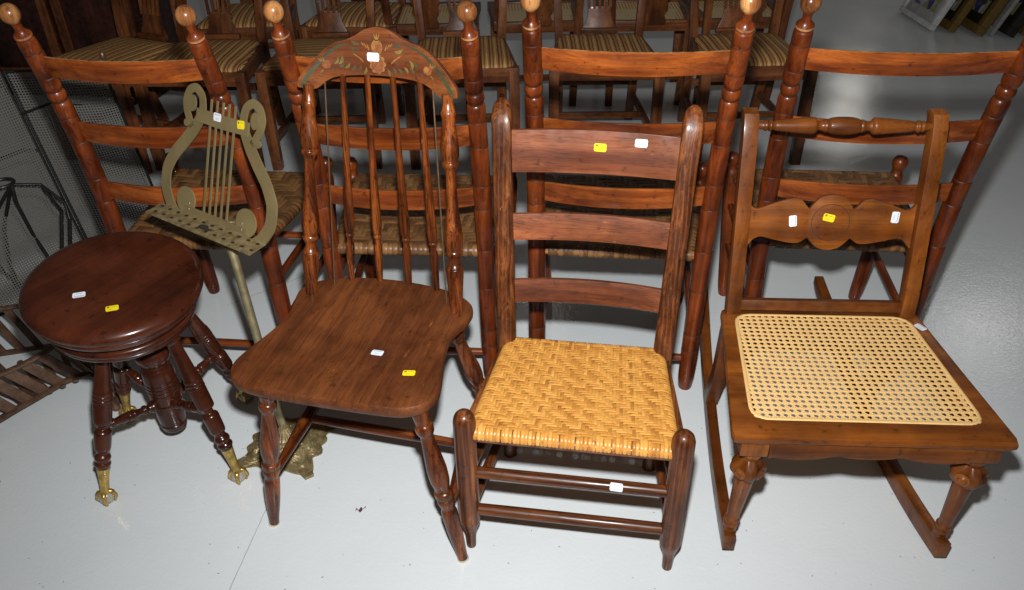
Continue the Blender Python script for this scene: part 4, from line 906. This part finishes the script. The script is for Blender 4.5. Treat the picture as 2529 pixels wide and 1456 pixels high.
# ================================================================ fire screen, iron stand, fender on the left
def screen_panel(root, A, B, C, D):      # A,B bottom; C above B, D above A ; gauze sheet with rim wire
    A, B, C, D = [W2L(root, Vector(q)) for q in (A, B, C, D)]; me_ = bpy.data.meshes.new('gauze_panel'); me_.from_pydata([A, B, C, D], [], [(0, 1, 2, 3)])
    uv = me_.uv_layers.new(name='UVMap'); w = (B-A).length; h = (D-A).length
    for li, q in zip(me_.polygons[0].loop_indices, ((0, 0), (w, 0), (w, h), (0, h))): uv.data[li].uv = q
    link('gauze_panel', me_, 'wire_gauze', root)
    for P, Q in ((A, B), (B, C), (C, D), (D, A)):
        n_ = int((Q-P).length/.006); MB().ring_sweep([P+(Q-P)*(i/n_) for i in range(n_+1)], [.0042 if i % 2 else .0056 for i in range(n_+1)], 8).build('rim_wire', 'black_iron', root)
S0 = Vector((-1.524, 2.549, .004)); S1 = Vector((-1.641, 2.594, .70)); R0 = Vector((-1.297, 2.733, .004)); R1 = Vector((-1.326, 2.631, .70)); L0 = Vector((-1.80, 2.05, .004)); L1 = Vector((-1.93, 2.10, .70))
scn = thing('fire_screen', 'folding black wire-gauze fire screen behind the piano stool', 'fire screen', (-1.55, 2.45, 0))
screen_panel(scn, L0, S0, S1, L1); screen_panel(scn, S0+Vector((.012, .004, 0)), R0, R1, S1+Vector((.012, .004, 0)))
kp = W2L(scn, R1+Vector((.012, 0, .004))); MB().lathe(kp, kp+Vector((0, 0, .05)), [(0, .006), (.3, .004), (.45, .007), (.6, .0095), (.85, .008), (1, .001)], 12, 3).build('knob', 'steel_rod', scn)
# handles and stays of the screen
m = MB(); q0 = W2L(scn, S0.lerp(S1, .62)); m.ring_sweep([q0+Vector((-.16, -.12, -.02)), q0+Vector((-.10, -.07, .0)), q0+Vector((-.04, -.02, .01)), q0], .006, 8); m.build('stay', 'black_iron', scn)
m = MB(); q1 = W2L(scn, S0.lerp(S1, .80)); m.ring_sweep([q1, q1+Vector((.10, .02, .03)), q1+Vector((.2, .03, .02))], .005, 8); m.build('stay', 'black_iron', scn)
irn = thing('iron_stand', 'black wrought-iron stand with splayed legs beside the piano stool', 'stand', (-1.60, 2.28, 0))
Pi = lambda x, y, z: W2L(irn, at_z(x, y, z))
def bars(pts, r, name='leg'): MB().ring_sweep(pts, r, 10).build(name, 'black_iron', irn)
t0 = Pi(28, 455, .40)
bars([t0, Pi(40, 500, .34), Pi(85, 585, .18), Pi(165, 702, .006)], .0062); bars([t0, Pi(10, 560, .24), Pi(24, 650, .09), Pi(45, 703, .012)], .0062); bars([t0, Pi(-30, 560, .26), Pi(-20, 640, .10), Pi(40, 700, .012)], .0062)
bars([Pi(152, 520, .27), Pi(153, 600, .16), Pi(158, 705, .006)], .0062); bars([Pi(172, 540, .25), Pi(174, 610, .15), Pi(178, 700, .006)], .0062)
bars([Pi(152, 520, .27), Pi(100, 455, .385), t0], .005, 'brace'); bars([Pi(172, 540, .25), Pi(160, 500, .30), Pi(100, 455, .385)], .005, 'brace')
rg = [t0+Vector((.035*math.cos(a)-.03, .035*math.sin(a), .004)) for a in np.linspace(0, 2*PI, 25)]; MB().ring_sweep(rg, .006, 8, False).build('ring', 'black_iron', irn)
f_ = Pi(45, 703, .012); MB().lathe(f_+Vector((0, 0, -.012)), f_+Vector((0, 0, .010)), [(0, .012), (.3, .018), (.7, .017), (1, .004)], 16, 3).build('pad_foot', 'black_iron', irn)
# fender: two bowed slatted walls with rails
fen = thing('fire_grate', 'rusty cast-iron openwork fire grate with curved slatted sides, left of the piano stool', 'fire grate', (-1.32, 1.80, 0))
wl = lambda v: W2L(fen, Vector(v))
def wall(path, z0f, z1f, n_sl, lean=(0, 0), sw=.5, name='slat'):
    P = [Vector((*np.array(q),)) for q in path]; cum = [0]
    for a, b in zip(P, P[1:]): cum.append(cum[-1]+(b-a).length)
    def at(t):
        d = t*cum[-1]
        for i in range(len(P)-1):
            if d <= cum[i+1]+1e-9: return P[i].lerp(P[i+1], (d-cum[i])/(cum[i+1]-cum[i]))
        return P[-1]
    N_ = 40
    lo = [at(i/N_)+Vector((0, 0, z0f(i/N_))) for i in range(N_+1)]; hi = [at(i/N_)+Vector((lean[0], lean[1], z1f(i/N_))) for i in range(N_+1)]
    MB().ring_sweep([wl(q) for q in lo], (.006, .013), 10, up=(0, 0, 1)).build('rail', 'rusty_iron', fen, 50); MB().ring_sweep([wl(q) for q in hi], (.007, .011), 10, up=(0, 0, 1)).build('rail', 'rusty_iron', fen, 50)
    for k in range(n_sl):
        t = (k+.5)/n_sl; t2 = min(1, max(0, t-.10)); A = at(t)+Vector((0, 0, z0f(t))); B = at(t2)+Vector((lean[0], lean[1], z1f(t2))); tg = (at(min(1, t+.02))-at(max(0, t-.02))).normalized(); nrm = Vector((-tg.y, tg.x, 0))
        MB().bar(wl(A), wl(B), cum[-1]/n_sl*sw, .006, up=nrm).build(name, 'rusty_iron', fen, bevel=.001)
front = [(-1.54, 1.50, 0), (-1.415, 1.667, 0), (-1.348, 1.76, 0), (-1.30, 1.835, 0), (-1.255, 1.872, 0), (-1.205, 1.860, 0), (-1.16, 1.81, 0), (-1.125, 1.752, 0)]
wall(front, lambda t: .014+.022*math.sin(t*PI*1.0), lambda t: .150-.012*t+.010*math.sin(t*9), 14, (-.02, .02), .6)
back = [(-1.72, 1.90, 0), (-1.60, 1.985, 0), (-1.46, 2.02, 0), (-1.34, 2.035, 0), (-1.24, 2.0, 0), (-1.20, 1.90, 0)]
wall(back, lambda t: .02, lambda t: .165, 12, (0, .02), .42)
for k in range(9):          # floor bars of the grate between the walls
    t = k/8; A = Vector(front[1]).lerp(Vector(front[5]), t)+Vector((-.01, .02, .035)); B = Vector(back[0]).lerp(Vector(back[4]), t)+Vector((0, -.02, .035)); C_ = A.lerp(B, .5)+Vector((0, 0, -.012))
    MB().ring_sweep([wl(A), wl(C_), wl(B)], (.008, .0045), 8).build('floor_bar', 'rusty_iron', fen)
for q in ((-1.125, 1.745, 0), (-1.45, 1.62, 0), (-1.22, 1.97, 0)): MB().lathe(wl(q), wl(Vector(q)+Vector((0, 0, .04))), [(0, .010), (.2, .013), (.5, .008), (1, .010)], 12, 3).build('foot', 'rusty_iron', fen)
# a furniture leg entering at the left edge
lgt = thing('side_table', 'dark wooden table leg standing at the edge beside the fire grate', 'table', at_z(-14, 1196, 0)+Vector((0, 0, 0)))
MB().bar((.004, 0, 0), (-.05, 0, .48), .018, .018, up=(0, 1, 0), w2=.034, h2=.034).build('leg', 'dining_mahogany_z', lgt, bevel=.002)
MB().bar((-.53, 0, 0), (-.48, 0, .48), .018, .018, up=(0, 1, 0), w2=.034, h2=.034).build('leg', 'dining_mahogany_z', lgt, bevel=.002)
MB().box((-.265, 0, .495), (.50, .34, .03)).build('top', 'dining_mahogany_x', lgt, bevel=.004)
for s in (-.05, -.48): MB().bar((s-.03 if s > -.2 else s-.05, .13, 0), (s, .13, .48), .018, .018, up=(0, 1, 0), w2=.034, h2=.034).build('leg', 'dining_mahogany_z', lgt, bevel=.002)
# ================================================================ dining chairs with striped seats
def cushion(hf, hb, yf, yb, z, dome=.028):
    oa_ = by_angle(trap(hf, hb, yf, yb, .05), 64, 0, (yf+yb)/2); cy = (yf+yb)/2; V = []; F = []; rg = [(.0, 1), (.25, .97), (.5, .88), (.7, .72), (.85, .5), (.94, .28), (.985, .08), (1.0, -.15), (.985, -.35)]
    for k, hgt in rg: V += [(x*k, cy+(y-cy)*k, z+dome*hgt) for x, y in oa_]
    for r in range(len(rg)-1):
        for i in range(64): F.append((r*64+i, r*64+(i+1) % 64, (r+1)*64+(i+1) % 64, (r+1)*64+i))
    return MB().add(V, F)
def build_dining():
    P = []
    def add(m, name, mat, sub=None, **kw): P.append((name, m.mesh(name, kw.get('sharp', 35), kw.get('bevel', .002), 2), mat))
    for s in (-1, 1):
        add(MB().bar((s*.222, .022, 0), (s*.222, .022, .445), .042, .042, up=(0, 1, 0)), 'front_leg', 'dining_mahogany_z')
        m = MB()
        pth = [(s*.175, .555, 0), (s*.178, .505, .2), (s*.182, .465, .40), (s*.186, .462, .48), (s*.198, .490, .68), (s*.215, .545, .95)]
        for a, b in zip(pth, pth[1:]): pass
        V = []; F = []
        for i, q in enumerate(pth):
            w = .019 if i < 4 else .018
            for dx, dy in ((-w, -.018), (w, -.018), (w, .018), (-w, .018)): V.append((q[0]+dx, q[1]+dy, q[2]))
        for i in range(len(pth)-1):
            a = 4*i; b = a+4
            for k in range(4): F.append((a+k, a+(k+1) % 4, b+(k+1) % 4, b+k))
        F += [(0, 3, 2, 1), (20, 21, 22, 23)]
        add(m.add(V, F), 'back_stile', 'dining_mahogany_z')
        add(MB().bar((s*.226, .04, .415), (s*.186, .45, .415), .022, .06), 'seat_rail', 'dining_mahogany_y')
        add(MB().bar((s*.220, .04, .13), (s*.178, .515, .15), .018, .030), 'side_stretcher', 'dining_mahogany_y')
    add(MB().bar((-.205, .022, .415), (.205, .022, .415), .034, .06), 'seat_rail', 'dining_mahogany_x'); add(MB().bar((-.17, .462, .42), (.17, .462, .42), .026, .06), 'seat_rail', 'dining_mahogany_x')
    add(MB().bar((-.20, .26, .138), (.20, .26, .138), .018, .028), 'cross_stretcher', 'dining_mahogany_x'); add(MB().bar((-.17, .50, .215), (.17, .50, .215), .016, .032), 'back_stretcher', 'dining_mahogany_x')
    add(MB().bar((-.085, .455, .470), (.085, .455, .470), .026, .022), 'splat_shoe', 'dining_mahogany_x')
    Us = Vector((0, .17, 1)).normalized(); O_ = Vector((0, .462, .474)); tp = [(-.066, .055), (-.05, .062), (0, .066), (.05, .062), (.066, .055)]; bt = [(-.078, 0), (-.04, 0), (0, 0), (.04, 0), (.078, 0)]
    lo_ = [(-.078, 0), (-.070, .018), (-.058, .045), (-.052, .070), (-.050, .10)]
    c = curve(lo_, 4); full = c+[(-x, y) for x, y in reversed(c)]
    add(MB().prism(full, O_, (1, 0, 0), Us, .010, -.010), 'splat_base', 'dining_mahogany_z', bevel=.001)
    for k in range(5):
        x = (k-2)*.0235
        add(MB().bar(O_+Vector((x, -.0035, 0))+Us*.09, O_+Vector((x*1.55, 0, 0))+Us*.46, .0125, .009, up=(0, 1, 0), w2=.016), 'splat_bar', 'dining_mahogany_z', bevel=.001)
    add(MB().bar((-.225, .552, .965), (.225, .552, .965), .024, .055), 'crest_rail', 'dining_mahogany_x', bevel=.006)
    return P
DP = build_dining(); cush = cushion(.226, .188, .010, .445, .452).mesh('seat_pad', 60); cush_y = cush.copy()
cush.materials.append(MATS['striped_fabric_x']); cush_y.materials.append(MATS['striped_fabric_y'])
def dining(x, y, yaw, label, pad='x'):
    root = thing('dining_chair', label, 'chair', (x, y, 0), yaw, 'striped-seat dining chairs')
    for nm, me_, mt in DP: link(nm, me_, mt, root)
    link('seat_pad', cush if pad == 'x' else cush_y, None, root)
    return root
dining(-1.835, 3.40, math.radians(-24), 'mahogany dining chair with striped seat turned askew beside the dark cabinet')
dining(-1.345, 3.345, math.radians(-3), 'mahogany dining chair with striped seat directly behind the lyre music stand')
dining(-.815, 3.335, math.radians(0), 'mahogany dining chair whose seat stripes run sideways instead of front to back', 'y')
dining(-.195, 3.325, math.radians(2), 'mahogany dining chair with striped seat behind the right post of the chair with painted crest')
dining(.415, 3.330, math.radians(-1), 'mahogany dining chair with striped seat directly behind the golden woven seat chair')
dining(1.045, 3.295, math.radians(1), 'mahogany dining chair with striped seat at the end of its row, by the bare floor')
dining(-1.30, 4.02, math.radians(4), 'striped-seat dining chair in the rear row nearer the dark cabinet'); dining(-.78, 4.00, math.radians(-5), 'striped-seat dining chair in the rear row next to the caned chairs')
# caned chairs in the rear row, backs to the camera
def build_caned():
    P = []
    for s in (-1, 1):
        V = []; F = []; pth = [(s*.180, .06, 0), (s*.185, .01, .25), (s*.190, 0, .44), (s*.200, -.02, .62), (s*.212, -.075, .95)]
        for q in pth:
            for dx, dy in ((-.018, -.017), (.018, -.017), (.018, .017), (-.018, .017)): V.append((q[0]+dx, q[1]+dy, q[2]))
        for i in range(4):
            a = 4*i; b = a+4
            for k in range(4): F.append((a+k, a+(k+1) % 4, b+(k+1) % 4, b+k))
        F += [(0, 3, 2, 1), (16, 17, 18, 19)]
        P.append(('back_stile', MB().add(V, F).mesh('back_stile', 35, .002), 'dining_mahogany_z'))
        P.append(('front_leg', MB().bar((s*.215, .42, 0), (s*.215, .42, .43), .036, .036, up=(0, 1, 0)).mesh('front_leg', 35, .002), 'dining_mahogany_z')); P.append(('seat_rail', MB().bar((s*.195, .02, .425), (s*.222, .43, .425), .05, .045).mesh('seat_rail', 35, .003), 'dining_mahogany_y'))
    P.append(('seat_rail', MB().bar((-.19, 0, .425), (.19, 0, .425), .03, .05).mesh('seat_rail', 35, .002), 'dining_mahogany_x')); P.append(('seat_rail', MB().bar((-.20, .42, .425), (.20, .42, .425), .05, .045).mesh('seat_rail', 35, .003), 'dining_mahogany_x'))
    P.append(('cane_panel', MB().add([(-.175, .01, .438), (.175, .01, .438), (.20, .41, .438), (-.20, .41, .438)], [(0, 1, 2, 3)]).mesh('cane_panel'), 'caned_panel'))
    hp = [(.055, .45), (.060, .47), (.050, .50), (.066, .53), (.058, .56), (.075, .60), (.062, .65), (.040, .70), (.05, .78), (.07, .90)]
    c = curve(hp, 4); P.append(('back_splat', MB().prism([(x, z) for x, z in c]+[(-x, z) for x, z in reversed(c)], (0, -.008, 0), (1, 0, 0), Vector((0, -.12, 1)).normalized(), .010, 0).mesh('back_splat', 40, .001), 'dining_mahogany_z'))
    P.append(('crest_rail', MB().bar((-.22, -.072, .95), (.22, -.072, .95), .022, .06).mesh('crest_rail', 35, .006), 'dining_mahogany_x')); P.append(('stretcher', MB().bar((-.18, .03, .16), (.18, .03, .16), .016, .03).mesh('stretcher', 35, .002), 'dining_mahogany_x'))
    return P
CP = build_caned()
for x, y, a, lab in ((-.385, 4.02, 0, 'caned-seat chair with scalloped splat in the rear row, beside the rear striped chairs'), (.155, 4.03, .03, 'caned-seat chair with scalloped splat, second in the rear row from the striped chairs'), (.700, 4.02, -.02, 'caned-seat chair with scalloped splat, second in the rear row from the bare floor'), (1.165, 4.03, .02, 'caned-seat chair with scalloped splat at the end of the rear row by the bare floor')):
    r_ = thing('caned_chair', lab, 'chair', (x, y, 0), a, 'caned chairs in the rear row')
    for nm, me_, mt in CP: link(nm, me_, mt, r_)
# dark cabinet on the left
cab = thing('cabinet', 'very dark mahogany cabinet behind the dining chairs', 'cabinet', (-2.36, 4.35, 0), math.radians(-6))
MB().box((0, .25, .62), (.92, .5, 1.16)).build('carcass', 'cabinet_mahogany', cab, bevel=.004)
for s in (-1, 1):
    dr = MB().box((s*.225, -.010, .64), (.43, .018, 1.04)).build('door', 'cabinet_mahogany', cab, bevel=.003)
    for dx in (-.185, .185): MB().box((s*.225+dx, -.024, .64), (.05, .010, 1.03)).build('door_frame', 'dining_mahogany_z', dr, bevel=.002)
    for z in (.145, 1.135): MB().box((s*.225, -.024, z), (.32, .010, .05)).build('door_frame', 'dining_mahogany_x', dr, bevel=.002)
MB().box((0, .25, .02), (.90, .48, .04)).build('plinth', 'cabinet_mahogany', cab, bevel=.003); MB().box((0, .24, 1.215), (.98, .56, .03)).build('top', 'cabinet_mahogany', cab, bevel=.006)
# ================================================================ pictures leaning in a row
def framed(x, y0, y1, h, lean, fw, fd, fm, label, inner='dark_frame', pic='painted_picture'):
    root = thing('framed_picture', label, 'picture', (x, y0, 0), 0, 'framed pictures leaning in a row'); U = Vector((math.sin(lean), 0, math.cos(lean))); Y = Vector((0, 1, 0)); w = y1-y0; Nn = Vector((-math.cos(lean), 0, math.sin(lean)))
    base = Vector((0, 0, 0))+(-Nn)*0+Vector((fd*math.cos(lean), 0, 0))
    def quad(a0, a1, b0, b1, d, nm, mat, th):
        m = MB(); V = [base+Y*a+U*b+Nn*(d+t) for t in (0, th) for a, b in ((a0, b0), (a1, b0), (a1, b1), (a0, b1))]; m.add(V, [(3, 2, 1, 0), (4, 5, 6, 7), (0, 1, 5, 4), (1, 2, 6, 5), (2, 3, 7, 6), (3, 0, 4, 7)]); return m.build(nm, mat, root, bevel=.0025)
    quad(0, w, 0, fw, 0, 'frame_bar', fm, fd); quad(0, w, h-fw, h, 0, 'frame_bar', fm, fd); quad(0, fw, fw+.001, h-fw-.001, 0, 'frame_bar', fm, fd); quad(w-fw, w, fw+.001, h-fw-.001, 0, 'frame_bar', fm, fd)
    quad(fw*.8, w-fw*.8, fw*.8, h-fw*.8, .004, 'mount', inner, fd*.45); quad(fw+.06, w-fw-.06, fw+.06, h-fw-.06, .004+fd*.46, 'picture', pic, .002)
    return root
LNN = math.radians(24)
framed(2.735, 5.31, 5.80, .62, LNN, .035, .04, 'white_frame_paint', 'white-framed blue picture at the open end of the leaning row', 'mount_card')
for x, y0, y1, h, fd, fm, lab in ((2.845, 5.27, 5.85, .66, .045, 'gilt_frame', 'gilt frame with a wavy edge leaning right behind the white-framed picture'), (2.975, 5.18, 5.85, .72, .055, 'gilt_frame', 'broad dull gilt frame leaning between the wavy gilt one and the thin grey one'),
                             (3.075, 5.19, 5.8, .66, .025, 'grey_frame', 'thin grey frame leaning in the middle of the row'), (3.145, 5.14, 5.8, .70, .06, 'dark_frame', 'black frame leaning between the thin grey frame and the last gilt frame'), (3.26, 5.17, 5.8, .70, .04, 'gilt_frame', 'narrow gilt frame leaning last in the row against the dark chest')):
    framed(x, y0, y1, h, LNN, .05, fd, fm, lab)
cst = thing('chest', 'dark wooden chest behind the leaning pictures', 'chest', (3.95, 5.5, 0))
MB().box((0, 0, .36), (.80, .9, .66)).build('body', 'cabinet_mahogany', cst, bevel=.006); MB().box((0, 0, .71), (.86, .96, .03)).build('lid', 'cabinet_mahogany', cst, bevel=.005); MB().box((0, 0, .015), (.78, .88, .03)).build('plinth', 'cabinet_mahogany', cst, bevel=.003)
# ================================================================ bits on the floor
p_ = at_z(890, 1262, .001); scr = MB(); r_ = random.Random(4); V = []
for i in range(12):
    t = i/11; V += [(-.010+.020*t, -.002+.0035*math.sin(t*9)+.004*t, .002+.001*math.sin(t*5)), (-.010+.020*t, .0015+.0025*math.sin(t*13+1)+.004*t, .0015)]
scr.add(V, [(2*i, 2*i+2, 2*i+3, 2*i+1) for i in range(11)]); o = scr.build('petal_scrap', 'purple_scrap'); o.location = p_; o.scale = (1.15, 2.0, 1.5); tag(o, 'shrivelled purple scrap lying on the open floor in front of the spindle-back chair', 'scrap')
ch = MB(); r_ = random.Random(11)
for k in range(95):
    x, y = r_.uniform(0, 2529), r_.uniform(1050, 1456); P = at_z(x, y, .0012); a = r_.uniform(0, PI); l = r_.uniform(.0008, .0032); w = r_.uniform(.0005, .0011); d = Vector((math.cos(a), math.sin(a), 0)); s_ = Vector((-d.y, d.x, 0))
    ch.add([P-d*l-s_*w*.3, P-d*l*.2-s_*w, P+d*l, P+s_*w+d*l*.3, P-d*l*.6+s_*w*.8, P+Vector((0, 0, .0008))], [(0, 1, 5), (1, 2, 5), (2, 3, 5), (3, 4, 5), (4, 0, 5)])
o = link('floor_crumbs', ch.mesh('floor_crumbs'), 'floor_dirt'); o['kind'] = 'stuff'; tag(o, 'tiny dark crumbs of dirt scattered over the pale floor', 'dirt')
